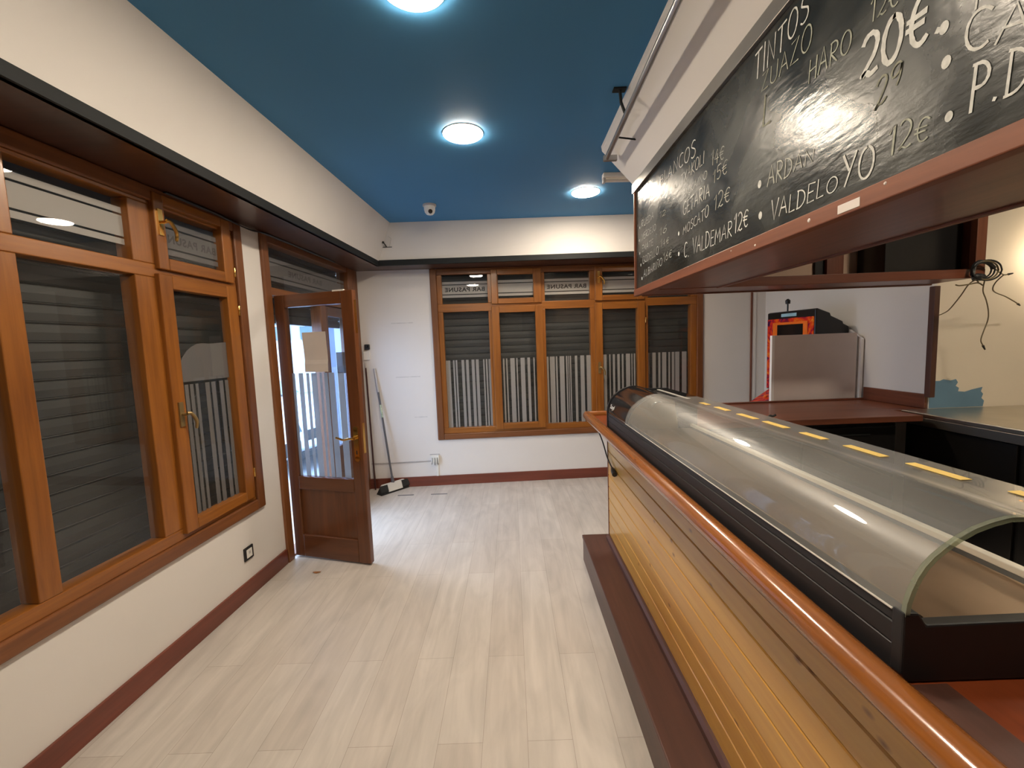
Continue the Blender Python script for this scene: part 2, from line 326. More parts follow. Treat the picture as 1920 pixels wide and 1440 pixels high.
# ------------------------------------------------------------------ mesh helpers
class MB:
    """collects boxes, prisms, tubes and lathes for ONE mesh"""
    def __init__(self): self.v = []; self.f = []; self.m = []; self.mats = []
    def mi(self, mat):
        if mat not in self.mats: self.mats.append(mat)
        return self.mats.index(mat)
    def add(self, vs, fs, mat):
        o = len(self.v); self.v += [Vector(x) for x in vs]; k = self.mi(mat)
        for f in fs: self.f.append([o + i for i in f]); self.m.append(k)
        return self
    def box(self, x0, x1, y0, y1, z0, z1, mat):
        vs = [(x, y, z) for x in (x0, x1) for y in (y0, y1) for z in (z0, z1)]
        return self.add(vs, [(0, 1, 3, 2), (4, 6, 7, 5), (0, 4, 5, 1), (2, 3, 7, 6), (0, 2, 6, 4), (1, 5, 7, 3)], mat)
    def hexa(self, b, t, mat):
        """b, t: four bottom and four top corners in the same turning order"""
        return self.add(list(b) + list(t), [(3, 2, 1, 0), (4, 5, 6, 7), (0, 1, 5, 4), (1, 2, 6, 5), (2, 3, 7, 6), (3, 0, 4, 7)], mat)
    def prism(self, prof, axis, a0, a1, mat):
        """closed 2D profile pushed along an axis (0: profile is y,z; 1: x,z; 2: x,y)"""
        def P(p, a): return {0: (a, p[0], p[1]), 1: (p[0], a, p[1]), 2: (p[0], p[1], a)}[axis]
        n = len(prof)
        vs = [P(p, a0) for p in prof] + [P(p, a1) for p in prof]
        fs = [(i, (i + 1) % n, n + (i + 1) % n, n + i) for i in range(n)] + [tuple(range(n))[::-1], tuple(range(n, 2 * n))]
        return self.add(vs, fs, mat)
    def tube(self, pts, r, mat, n=8, cap=True):
        pts = [Vector(p) for p in pts]; rs = r if isinstance(r, (list, tuple)) else [r] * len(pts)
        o = len(self.v); k = self.mi(mat); up = None
        for i, p in enumerate(pts):
            t = (pts[min(i + 1, len(pts) - 1)] - pts[max(i - 1, 0)]).normalized()
            if up is None: up = t.orthogonal().normalized()
            up = (up - up.dot(t) * t).normalized(); s = t.cross(up)
            for j in range(n):
                a = 2 * pi * j / n; self.v.append(p + rs[i] * (cos(a) * up + sin(a) * s))
        for i in range(len(pts) - 1):
            for j in range(n):
                self.f.append([o + i * n + j, o + i * n + (j + 1) % n, o + (i + 1) * n + (j + 1) % n, o + (i + 1) * n + j]); self.m.append(k)
        if cap:
            self.f.append([o + j for j in range(n)][::-1]); self.m.append(k)
            e = o + (len(pts) - 1) * n; self.f.append([e + j for j in range(n)]); self.m.append(k)
        return self
    def lathe(self, prof, c, mat, n=40, axis=(0, 0, 1)):
        """prof: (radius, height along axis) pairs"""
        ax = Vector(axis).normalized(); u = ax.orthogonal().normalized(); w = ax.cross(u); c = Vector(c)
        o = len(self.v); k = self.mi(mat)
        for r, h in prof:
            for j in range(n):
                a = 2 * pi * j / n; self.v.append(c + ax * h + max(r, 1e-4) * (cos(a) * u + sin(a) * w))
        for i in range(len(prof) - 1):
            for j in range(n):
                self.f.append([o + i * n + j, o + i * n + (j + 1) % n, o + (i + 1) * n + (j + 1) % n, o + (i + 1) * n + j]); self.m.append(k)
        self.f.append([o + j for j in range(n)][::-1]); self.m.append(k)
        e = o + (len(prof) - 1) * n; self.f.append([e + j for j in range(n)]); self.m.append(k)
        return self
    def build(self, name, parent=None, bevel=0.0, smooth=False, seg=2):
        me = bpy.data.meshes.new(name)
        me.from_pydata([tuple(v) for v in self.v], [], self.f)
        for mt in self.mats: me.materials.append(M[mt])
        for p, k in zip(me.polygons, self.m): p.material_index = k
        bm = bmesh.new(); bm.from_mesh(me); bmesh.ops.recalc_face_normals(bm, faces=bm.faces); bm.to_mesh(me); bm.free()
        if smooth:
            for p in me.polygons: p.use_smooth = True
            try: me.set_sharp_from_angle(angle=radians(38))
            except Exception: pass
        o = bpy.data.objects.new(name, me); COL.objects.link(o)
        if parent: o.parent = parent
        if bevel:
            b = o.modifiers.new('bevel', 'BEVEL'); b.width = bevel; b.segments = seg; b.limit_method = 'ANGLE'; b.angle_limit = radians(40)
        return o

def thing(name, label, cat, loc=(0, 0, 0), rz=0.0, group=None):
    o = bpy.data.objects.new(name, None); COL.objects.link(o); o.empty_display_size = 0.1
    o.location = loc; o.rotation_euler = (0, 0, rz); o['label'] = label; o['category'] = cat
    if group: o['group'] = group
    return o
def tag(o, label, cat, group=None):
    o['label'] = label; o['category'] = cat
    if group: o['group'] = group
    return o
def struct_root(name, label, cat, loc=(0, 0, 0), rz=0.0):
    o = thing(name, label, cat, loc, rz); o['kind'] = 'structure'; return o
def struct(o, label, cat): o['kind'] = 'structure'; return tag(o, label, cat)

def place(o, loc, rz): o.location = loc; o.rotation_euler = (0, 0, rz); return o

def smooth_path(pts, n=8):
    """Catmull-Rom through the points"""
    P = [Vector(p) for p in pts]; P = [2 * P[0] - P[1]] + P + [2 * P[-1] - P[-2]]; out = []
    for i in range(1, len(P) - 2):
        for k in range(n):
            t = k / n; a, b, c, d = P[i - 1:i + 3]
            out.append(0.5 * ((2 * b) + (c - a) * t + (2 * a - 5 * b + 4 * c - d) * t * t + (3 * b - a - 3 * c + d) * t ** 3))
    out.append(P[-2]); return out

# wall frames: local x runs along the wall, local y points outwards, z up
LW = ((-1.9096, 0, 0), radians(87.016))
BW = ((-1.662, 4.754, 0), radians(2.57))
def lw(u, y, z): c, s = cos(LW[1]), sin(LW[1]); return Vector((LW[0][0] + u * c - y * s, u * s + y * c, z))
def bw(u, y, z): c, s = cos(BW[1]), sin(BW[1]); return Vector((BW[0][0] + u * c - y * s, BW[0][1] + u * s + y * c, z))
ZC = 2.865            # ceiling
ZS = 2.435            # pelmet underside

# ------------------------------------------------------------------ room shell
m = MB().box(-2.25, 4.7, -2.75, 5.35, -0.08, 0, 'floor').build('floor')
struct(m, 'pale grey-beige wood plank laminate floor', 'floor')
m = MB().box(-2.25, 4.7, -2.75, 5.35, ZC, ZC + 0.08, 'blue').build('ceiling')
struct(m, 'blue painted ceiling', 'ceiling')

# left wall with the wide window and the doorway cut out
W1 = (0.62, 2.888, 0.53, ZS)
DR = (3.10, 4.66, 0.0, ZS)
b = MB()
b.box(-2.7, W1[0], 0, 0.24, 0, ZC, 'wall'); b.box(W1[0], W1[1], 0, 0.24, 0, W1[2], 'wall'); b.box(W1[0], W1[1], 0, 0.24, ZS, ZC, 'wall')
b.box(W1[1], DR[0], 0, 0.24, 0, ZC, 'wall'); b.box(DR[0], DR[1], 0, 0.24, ZS, ZC, 'wall'); b.box(DR[1], 4.9, 0, 0.24, 0, ZC, 'wall')
o = place(b.build('wall_left'), *LW); struct(o, 'cream white left wall around the wide window and the doorway', 'wall')
# back wall with the five-light window cut out
W2 = (0.80, 3.875, 0.525, ZS)
b = MB()
b.box(-0.05, W2[0], 0, 0.24, 0, ZC, 'wall'); b.box(W2[0], W2[1], 0, 0.24, 0, W2[2], 'wall'); b.box(W2[0], W2[1], 0, 0.24, ZS, ZC, 'wall')
b.box(W2[1], 4.75, 0, 0.24, 0, ZC, 'wall')
o = place(b.build('wall_back'), *BW); struct(o, 'white far wall with the five-light window', 'wall')
o = MB().box(2.95, 2.972, 2.998, 5.15, 0, ZC, 'wall').box(2.972, 3.03, 3.15, 5.15, 0, ZC, 'wall').build('wall_right'); struct(o, 'white side wall behind the games machine', 'wall')
b = MB(); b.box(2.972, 4.5, 2.998, 3.15, 0, ZC, 'cream')
o = b.build('wall_bar'); struct(o, 'cream wall behind the bar with a blue paint patch', 'wall')
pp = [(2.953, 1.018), (2.953, 1.212), (3.035, 1.206), (3.075, 1.205), (3.10, 1.216), (3.15, 1.205), (3.19, 1.214), (3.205, 1.19), (3.19, 1.165), (3.215, 1.15), (3.21, 1.125),
      (3.26, 1.12), (3.31, 1.135), (3.36, 1.145), (3.385, 1.15), (3.375, 1.12), (3.392, 1.10), (3.382, 1.07), (3.402, 1.05), (3.395, 1.018)]
pp = [(max(x * .984, 2.956), 1.018 if z < 1.03 else 1.58 + (z - 1.58) * .984) for x, z in pp]
MB().prism(pp, 1, 2.9965, 2.9985, 'patch').build('paint_patch', o)['label'] = 'ragged-edged dull blue patch of paint'
o = MB().box(4.42, 4.5, -2.7, 3.05, 0, ZC, 'cream').build('wall_side'); struct(o, 'cream wall at the end of the bar, out of view', 'wall')
o = MB().box(-2.2, 4.5, -2.72, -2.62, 0, ZC, 'wall').build('wall_front'); struct(o, 'white wall behind the camera', 'wall')

# fascia, dark strip and timber pelmet along left and back
b = MB()
nL, fL = Vector((-1.62, -2.6, 0)), Vector((-1.335, 4.5, 0))
def fx(y, top): return (-1.335 + (y - 4.5) * 0.0516) + (0.147 if top else 0)
TH_ = 0.03
b.hexa([(fx(-2.6, 0), -2.6, 2.45), (fx(4.52, 0), 4.52, 2.45), (fx(4.52, 0) - TH_, 4.52, 2.45), (fx(-2.6, 0) - TH_, -2.6, 2.45)],
       [(fx(-2.6, 1), -2.6, ZC), (fx(4.56, 1), 4.56, ZC), (fx(4.56, 1) - TH_, 4.56, ZC), (fx(-2.6, 1) - TH_, -2.6, ZC)], 'wall')
o = b.build('wall_fascia_left'); struct(o, 'white sloping bulkhead above the left window, dark strip below', 'wall')
b = MB(); b.hexa([(-1.40, 4.500, 2.45), (2.95, 4.503, 2.45), (2.95, 4.535, 2.45), (-1.40, 4.535, 2.45)],
                 [(-1.25, 4.50, ZC), (2.95, 4.533, ZC), (2.95, 4.563, ZC), (-1.25, 4.535, ZC)], 'wall')
o = b.build('wall_fascia_back'); struct(o, 'white bulkhead above the far window, dark strip below', 'wall')
b = MB(); e = 0.012
b.hexa([(fx(-2.6, 0) + e, -2.6, ZS), (fx(4.5, 0) + e, 4.488, ZS), (fx(4.5, 0) - .02, 4.52, ZS), (fx(-2.6, 0) - .02, -2.6, ZS)],
       [(fx(-2.6, 0) + e, -2.6, 2.502), (fx(4.5, 0) + e, 4.488, 2.492), (fx(4.5, 0) - .02, 4.52, 2.492), (fx(-2.6, 0) - .02, -2.6, 2.502)], 'darkmetal')
b.hexa([(fx(4.5, 0) + e, 4.488, ZS), (2.95, 4.49, ZS), (2.95, 4.53, ZS), (fx(4.5, 0) - .02, 4.52, ZS)],
       [(fx(4.5, 0) + e, 4.488, 2.490), (2.95, 4.49, 2.487), (2.95, 4.53, 2.487), (fx(4.5, 0) - .02, 4.52, 2.490)], 'darkmetal')
o = b.build('trim_1'); struct(o, 'dark grey strip along the lower edge of the white bulkheads', 'trim')
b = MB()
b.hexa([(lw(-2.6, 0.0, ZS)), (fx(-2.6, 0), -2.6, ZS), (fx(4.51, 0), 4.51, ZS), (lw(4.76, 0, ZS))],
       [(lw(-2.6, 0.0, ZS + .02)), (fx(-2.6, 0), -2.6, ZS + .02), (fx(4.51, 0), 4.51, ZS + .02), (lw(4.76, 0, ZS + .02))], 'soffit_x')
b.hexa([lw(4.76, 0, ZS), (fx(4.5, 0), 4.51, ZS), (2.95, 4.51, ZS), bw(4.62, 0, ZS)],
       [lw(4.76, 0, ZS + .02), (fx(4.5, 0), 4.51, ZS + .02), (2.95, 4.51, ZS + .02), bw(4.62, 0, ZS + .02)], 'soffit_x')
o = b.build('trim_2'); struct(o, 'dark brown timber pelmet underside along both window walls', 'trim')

# skirting boards
o = place(MB().box(-2.6, 3.09, -0.016, 0, 0, 0.112, 'base_x').build('baseboard_left', bevel=0.003), *LW); struct(o, 'reddish brown skirting board under the left window', 'baseboard')
o = place(MB().box(0.0, 4.61, -0.016, 0, 0, 0.112, 'base_x').build('baseboard_back', bevel=0.003), *BW); struct(o, 'reddish brown skirting board along the far wall', 'baseboard')
b = MB(); b.box(2.935, 2.95, 3.56, 4.9, 0, 0.112, 'mah_y'); o = b.build('baseboard_right'); struct(o, 'brown skirting board along the side wall', 'baseboard')
# slim upright strip at the end of the far wall
o = place(MB().box(4.440, 4.458, -0.014, 0, 0, ZS, 'mah_z').box(4.458, 4.50, -0.010, 0, 0, ZS, 'wall').build('trim_3'), *BW); struct(o, 'thin brown upright strip on the far wall beside the machine corner', 'trim')
# post at the end of the side wall
o = MB().box(2.916, 2.955, 2.955, 2.997, 1.10, 1.871, 'post_z').build('trim_4', bevel=0.004); struct(o, 'dark timber post where the white and cream walls meet', 'trim')

# bulkhead above the bar: short upright face, sloping face
prof = [(0.650, ZC), (0.655, 2.835), (0.858, 2.613), (0.905, 2.613), (0.905, ZC)]
o = MB().prism(prof, 1, -2.62, 2.965, 'wall').build('wall_bulkhead'); struct(o, 'white sloping bulkhead under the ceiling above the blackboard', 'wall')
o = MB().box(0.852, 0.872, -2.6, 2.965, 2.552, 2.613, 'greyalu').build('trim_5', bevel=0.002); struct(o, 'grey metal strip between the bulkhead and the blackboard', 'trim')

# ------------------------------------------------------------------ windows
def frame_rect(b, u0, u1, z0, z1, w, y0, y1, mx='ow_x', mz='ow_z', wb=None):
    """four members of a frame: stiles run full height, rails between"""
    wb = wb or w
    b.box(u0, u0 + w, y0, y1, z0, z1, mz); b.box(u1 - w, u1, y0, y1, z0, z1, mz)
    b.box(u0 + w, u1 - w, y0, y1, z0, z0 + wb, mx); b.box(u0 + w, u1 - w, y0, y1, z1 - wb, z1, mx)

def shutter(name, label, u0, u1, z0, z1, frame, y=0.15):
    prof = []; p = 0.0805; z = z0
    while z < z1 - 0.01:
        t = min(z + p, z1)
        for a, d in ((0.0, 0.0), (0.04, -0.004), (0.45, -0.007), (0.86, -0.004), (0.895, 0.012), (0.935, 0.012), (0.965, -0.002)):
            zz = z + a * p
            if zz < z1: prof.append((y + d, zz))
        z = t
    prof2 = prof + [(y + 0.03, prof[-1][1]), (y + 0.03, z0)]
    o = place(MB().prism(prof2, 0, u0, u1, 'shutter').build(name), *frame)
    return tag(o, label, 'shutter')

STRIPES = {
 'a': [(0, .10), (.16, .195), (.22, .255), (.35, .41), (.45, .51), (.575, .64), (.67, .735), (.835, .865), (.895, .93), (.955, 1)],
 'b': [(.05, .095), (.14, .18), (.26, .385), (.43, .465), (.55, .67), (.745, .82), (.915, .95)],
 'c': [(.01, .05), (.08, .19), (.215, .25), (.30, .405), (.445, .475), (.495, .515), (.535, .56), (.645, .70), (.77, .86), (.91, 1)],
 'd': [(0, .12), (.20, .23), (.30, .36), (.43, .50), (.56, .61), (.68, .80), (.84, .87), (.91, .95)],
 'e': [(0, .05), (.12, .20), (.26, .31), (.35, .45), (.50, .54), (.58, .64), (.66, .76), (.82, .93)],
 'f': [(0, .04), (.13, .19), (.22, .28), (.32, .37), (.50, .58), (.62, .70), (.78, .86), (.90, .97)]}
def stripe_film(u0, u1, z0, z1, y, parent, pat='a', mat='stripe'):
    b = MB(); w = u1 - u0
    for a, d in STRIPES[pat]: b.box(u0 + a * w, u0 + d * w, y, y + 0.0012, z0, z1, mat)
    return b.build('striped_film', parent)
def frosted(u0, u1, y, parent, dz=0.0, mat='film'):
    b = MB()
    for z0, z1 in ((2.268, 2.296), (2.160, 2.258), (2.122, 2.150)): b.box(u0, u1, y, y + 0.0012, z0 + dz, z1 + dz, mat)
    return b.build('frosted_film', parent)

def lettering(text, u0, u1, z0, h, y, parent, mat='letter', mirror=True, bold=0.035, name='lettering'):
    cu = bpy.data.curves.new('t', 'FONT'); cu.body = text; cu.size = 1.0; cu.resolution_u = 3; cu.offset = bold; cu.space_character = 1.12
    t = bpy.data.objects.new('t', cu); COL.objects.link(t)
    bpy.context.view_layer.update()
    me = bpy.data.meshes.new_from_object(t.evaluated_get(bpy.context.evaluated_depsgraph_get()))
    bpy.data.objects.remove(t); bpy.data.curves.remove(cu)
    xs = [v.co.x for v in me.vertices]; ys = [v.co.y for v in me.vertices]
    x0, x1, y0, y1 = min(xs), max(xs), min(ys), max(ys)
    for v in me.vertices:
        a = (v.co.x - x0) / (x1 - x0); c = (v.co.y - y0) / (y1 - y0)
        if mirror: a = 1 - a
        v.co = (u0 + a * (u1 - u0), y, z0 + c * h)
    me.name = name; me.materials.clear(); me.materials.append(M[mat])
    o = bpy.data.objects.new(name, me); COL.objects.link(o); o.parent = parent
    return o

def lever(u, z, y, parent, flip=1, length=0.10, plate=0.12, mat='brass'):
    """brass window handle: rose plate, neck and lever"""
    b = MB()
    b.box(u - .014, u + .014, y - .008, y, z - plate / 2, z + plate / 2, mat)
    b.tube([(u, y - .004, z), (u, y - .035, z)], 0.008, mat)
    b.tube(smooth_path([(u, y - .035, z + .006), (u + flip * .02, y - .043, z), (u + flip * .05, y - .042, z - length * .5), (u + flip * .052, y - .036, z - length)], 4), [0.009] * 9 + [0.008] * 3 + [0.006], mat)
    return b.build('handle', parent, smooth=True)

def hinge(u, z, y, parent):
    return MB().lathe([(0.006, -0.03), (0.007, -0.028), (0.007, 0.028), (0.006, 0.03)], (u, y, z), 'brass', n=10).build('hinge', parent, smooth=True)

def casement(parent, o_, g_, y0, y1, handle=None, letters=None, frost=False, stripes=None, hinges=None):
    """o_: outer u0,u1,z0,z1; g_: glass u0,u1,z0,z1"""
    b = MB()
    b.box(o_[0], g_[0], y0, y1, o_[2], o_[3], 'ow_z'); b.box(g_[1], o_[1], y0, y1, o_[2], o_[3], 'ow_z')
    b.box(g_[0], g_[1], y0, y1, o_[2], g_[2], 'ow_x'); b.box(g_[0], g_[1], y0, y1, g_[3], o_[3], 'ow_x')
    c = b.build('casement', parent, bevel=0.005)
    MB().box(g_[0] - .008, g_[1] + .008, 0.006, 0.010, g_[2] - .008, g_[3] + .008, 'glass').build('glass_pane', c)
    if handle: lever(handle[0], handle[1], y0, c, handle[2], 0.085, 0.13, 'dullbrass' if handle[1] < 1.5 else 'brass')
    if frost: frosted(g_[0] - .005, g_[1] + .005, 0.0115, c, 0.0, 'film_dim' if frost == 'dim' else 'film')
    if letters: lettering('BAR PASUNE', letters[0], letters[1], 2.185, 0.045, 0.0110, c)
    if stripes: stripe_film(g_[0], g_[1], g_[2], 1.425, 0.0115, c, stripes, 'stripe_dim' if stripes == 'f' else 'stripe')
    if hinges:
        for z in hinges[1:]: hinge(hinges[0], z, y0 - 0.002, c)
    return c

def fixed_pane(parent, u0, u1, z0, z1, frost=False, letters=None, stripes=None):
    p = MB().box(u0 - .01, u1 + .01, 0.022, 0.026, z0 - .01, z1 + .01, 'glass').build('glass_pane', parent)
    if frost: frosted(u0, u1, 0.0275, p)
    if letters: lettering('BAR PASUNE', letters[0], letters[1], 2.185, 0.048, 0.0270, p)
    if stripes: stripe_film(u0, u1, z0, 1.425, 0.0275, p, stripes)
    return p

# --- left window
w1 = struct_root('window_1', 'wide brown timber window in the left wall, beside the door', 'window', *LW)
b = MB()
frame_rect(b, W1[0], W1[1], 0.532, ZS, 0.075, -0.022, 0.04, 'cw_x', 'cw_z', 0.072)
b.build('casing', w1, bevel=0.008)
b = MB(); FY0, FY1 = -0.006, 0.075
b.box(0.695, 2.81, FY0, FY1, 0.604, 0.664, 'ow_x'); b.box(0.695, 2.81, FY0, FY1, 2.345, 2.363, 'ow_x'); b.box(0.695, 2.81, FY0, FY1, 1.985, 2.052, 'ow_x')
b.box(0.695, 2.81, FY0, FY1, 2.363, ZS - .001, 'soffit_x')  # darkened head of the frame: pelmet shade put into the wood colour
for u0, u1 in ((0.695, 0.76), (1.545, 1.628), (2.103, 2.225), (2.765, 2.813)):
    b.box(u0, u1, FY0, FY1, 0.664, 1.985, 'ow_z'); b.box(u0, u1, FY0, FY1, 2.052, 2.345, 'ow_z')
b.build('frame', w1, bevel=0.004)
fixed_pane(w1, 0.76, 1.545, 0.664, 1.985); fixed_pane(w1, 1.628, 2.103, 0.664, 1.985)
fixed_pane(w1, 0.76, 1.545, 2.052, 2.345, True); fixed_pane(w1, 1.628, 2.140, 2.052, 2.345, True)
casement(w1, (2.212, 2.777, 0.632, 2.006), (2.292, 2.692, 0.692, 1.934), -0.030, 0.028, handle=(2.252, 1.275, 1), stripes='f', hinges=(2.782, 0.80, 1.86))
casement(w1, (2.222, 2.768, 2.030, 2.412), (2.285, 2.692, 2.092, 2.358), -0.030, 0.028, handle=(2.25, 2.265, 1), letters=(2.30, 2.68), frost='dim', hinges=(2.774, 2.10))
# half-round grey patch on the casement glass
hp = [(2.292, 1.44)] + [(2.505 + 0.20 * cos(pi - a * pi / 14), 1.445 + 0.21 * sin(pi - a * pi / 14)) for a in range(0, 9)] + [(2.692, 1.66), (2.692, 1.44)]
b = MB(); b.prism(hp, 1, 0.0115, 0.0125, 'film_dim'); b.build('domed_patch', w1)['label'] = 'dark grey dome-shaped patch on the casement glass'
shutter('roller_shutter', 'dark grey slatted shutter outside the left window', W1[0] + .01, W1[1] - .01, 0.54, ZS - .01, LW)

# --- far window
w2 = struct_root('window_2', 'five-light brown timber window in the far wall', 'window', *BW)
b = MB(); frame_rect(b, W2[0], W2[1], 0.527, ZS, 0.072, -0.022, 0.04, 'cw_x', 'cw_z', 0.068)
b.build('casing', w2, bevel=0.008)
b = MB()
b.box(0.872, 3.803, FY0, FY1, 0.595, 0.658, 'ow_x'); b.box(0.872, 3.803, FY0, FY1, 1.962, 2.050, 'ow_x'); b.box(0.872, 3.803, FY0, FY1, 2.367, ZS - .001, 'soffit_x')  # head strip in darker wood imitates the shade under the pelmet
for u0, u1 in ((0.872, 0.926), (1.430, 1.548), (1.96, 2.067), (2.575, 2.70), (3.12, 3.238), (3.735, 3.803)):
    b.box(u0, u1, FY0, FY1, 0.658, 1.962, 'ow_z'); b.box(u0, u1, FY0, FY1, 2.050, 2.367, 'ow_z')
b.build('frame', w2, bevel=0.004)
for k, (u0, u1) in enumerate(((0.926, 1.430), (2.067, 2.575), (3.238, 3.735))):
    fixed_pane(w2, u0, u1, 0.658, 1.962, stripes='ace'[k])
    fixed_pane(w2, u0, u1, 2.050, 2.367, True, letters=(u0 + .03, u1 - .03) if k < 2 else None)
casement(w2, (1.465, 2.036, 0.622, 2.008), (1.550, 1.951, 0.690, 1.936), -0.030, 0.028, stripes='b')
casement(w2, (2.625, 3.197, 0.622, 2.008), (2.711, 3.111, 0.690, 1.936), -0.030, 0.028, handle=(2.665, 1.28, 1), stripes='d', hinges=(3.203, 0.80, 1.80))
casement(w2, (1.470, 2.030, 2.034, 2.412), (1.540, 1.940, 2.092, 2.352), -0.030, 0.028, frost=True)
casement(w2, (2.630, 3.190, 2.034, 2.412), (2.715, 3.105, 2.092, 2.352), -0.030, 0.028, handle=(2.672, 2.29, 1), frost=True)
shutter('roller_shutter', 'dark grey slatted shutter outside the five-light far window', W2[0] + .01, W2[1] - .01, 0.53, ZS - .01, BW)

# ------------------------------------------------------------------ doorway
d1 = struct_root('door_1', 'brown timber doorway with an inward-open half-glazed door', 'door', *LW)
b = MB()
b.box(3.095, 3.170, -0.022, 0.0, 0, ZS, 'cw_z'); b.box(3.100, 3.172, 0.0, 0.11, 0, ZS, 'cw_z')
b.box(4.52, 4.66, -0.012, 0.11, 0, ZS, 'cw_z'); b.box(4.66, 4.758, -0.012, 0.0, 0, ZS, 'cw_z')
b.box(3.172, 4.52, -0.010, 0.09, 2.005, 2.062, 'cw_x'); b.box(3.172, 4.52, -0.005, 0.09, 2.385, ZS, 'cw_x')
b.box(3.905, 4.005, -0.005, 0.09, 0, 2.005, 'cw_z'); b.box(3.172, 4.52, 0.0, 0.11, -0.001, 0.012, 'cw_x')
b.build('door_frame', d1, bevel=0.004)
p = MB().box(3.165, 4.525, 0.03, 0.034, 2.055, 2.39, 'glass').build('glass_pane', d1)
frosted(3.172, 4.52, 0.0355, p, 0.0, 'film_dim'); lettering('BAR PASUNE', 3.50, 4.05, 2.185, 0.048, 0.035, p)
# narrow fixed leaf beyond the post
b = MB()
b.box(4.005, 4.065, 0.01, 0.06, 0.012, 2.0, 'door_z'); b.box(4.46, 4.52, 0.01, 0.06, 0.012, 2.0, 'door_z')
b.box(4.065, 4.46, 0.01, 0.06, 0.012, 0.65, 'door_x'); b.box(4.065, 4.46, 0.01, 0.06, 1.91, 2.0, 'door_x')
sl = b.build('fixed_leaf', d1, bevel=0.003)
MB().box(4.06, 4.465, 0.032, 0.036, 0.64, 1.915, 'doorglass').build('glass_pane', sl)
stripe_film(4.065, 4.46, 0.65, 1.425, 0.0375, sl, 'c', 'stripe_door')
# swinging leaf, hinged at the near jamb, opened into the room
H0 = Vector((-1.728, 3.186, 0)); E0 = Vector((-1.083, 3.0, 0)); LA = atan2((E0 - H0).y, (E0 - H0).x)
LL = (E0 - H0).length
Hl = Matrix.Rotation(-LW[1], 4, 'Z') @ (H0 - Vector(LW[0]))
T0, T1 = 0.0, 0.045
leaf_b = MB()
leaf_b.box(0, 0.085, T0, T1, 0.012, 2.0, 'door_z'); leaf_b.box(LL - .098, LL, T0, T1, 0.012, 2.0, 'door_z')
leaf_b.box(0.085, LL - .098, T0, T1, 0.012, 0.188, 'door_x'); leaf_b.box(0.085, LL - .098, T0, T1, 0.545, 0.645, 'door_x'); leaf_b.box(0.085, LL - .098, T0, T1, 1.909, 2.0, 'door_x')
leaf_b.box(0.080, LL - .093, T0 + .014, T1 - .014, 0.18, 0.55, 'door_z')
lf = leaf_b.build('door_leaf', d1, bevel=0.006)
lf.location = Hl; lf.rotation_euler = (0, 0, LA - LW[1])
MB().box(0.080, LL - .093, 0.020, 0.024, 0.64, 1.915, 'doorglass').build('glass_pane', lf)
stripe_film(0.085, LL - .098, 0.645, 1.425, 0.0255, lf, 'e', 'stripe_door')
b = MB()                                                     # brass plate, keyhole, curved lever
hx = LL - .048
b.box(hx - .020, hx + .020, -0.006, 0.0, 0.80, 1.02, 'brass'); b.lathe([(0.020, -.006), (0.020, 0)], (hx, 0, 1.02), 'brass', 20, (0, 1, 0)); b.lathe([(0.020, -.006), (0.020, 0)], (hx, 0, 0.80), 'brass', 20, (0, 1, 0))
b.box(hx - .004, hx + .004, -0.0075, -0.005, 0.835, 0.862, 'black')
b.tube([(hx, 0, 0.955), (hx, -0.045, 0.955)], 0.010, 'brass')
b.tube(smooth_path([(hx + .006, -.045, .957), (hx - .03, -.052, .957), (hx - .07, -.050, .948), (hx - .105, -.048, .955), (hx - .135, -.047, .962)], 5), 0.008, 'brass')
b.build('handle', lf, smooth=True)['label'] = 'polished brass lever handle on a long plate'
b = MB(); b.box(LL, LL + .002, 0.010, 0.035, 0.84, 1.06, 'brass'); b.box(LL, LL + .003, 0.012, 0.034, 1.70, 1.93, 'brass'); b.box(LL - .16, LL - .07, -.002, .02, 1.996, 2.006, 'white')
b.build('lock_plate', lf)
b = MB(); b.box(0.485, 0.575, 0.0255, 0.0265, 1.42, 1.57, 'sticker'); b.build('sticker', lf)['label'] = 'small brownish sticker on the door glass'
# paper taped to the glass
b = MB(); n = 10
vs = []; 
for i in range(n + 1):
    z = 1.433 + (1.722 - 1.433) * i / n; s = 0.010 * sin(i / n * pi * 1.5)
    for j, x in enumerate((0.215 + 0.004 * (1 - i / n), 0.420)): vs.append((x, -0.004 + s * 0.35 - 0.004 * (i < 3), z))
fs = [(2 * i, 2 * i + 1, 2 * i + 3, 2 * i + 2) for i in range(n)]
b.add(vs, fs, 'paper'); pap = b.build('notice_sheet'); pap.location = H0 + Vector((cos(LA) * 0 + sin(LA) * 0.0, 0, 0)); pap.rotation_euler = (0, 0, LA)
sm = pap.modifiers.new('thick', 'SOLIDIFY'); sm.thickness = 0.0006
tag(pap, 'sheet of paper taped to the door glass', 'paper')
pap.location = H0 + Vector((-sin(LA), cos(LA), 0)) * 0.018
# shutter of the doorway, rolled most of the way up
shutter('roller_shutter', 'dark shutter rolled up above the doorway', 3.12, 4.64, 1.82, ZS - .004, LW, 0.17)

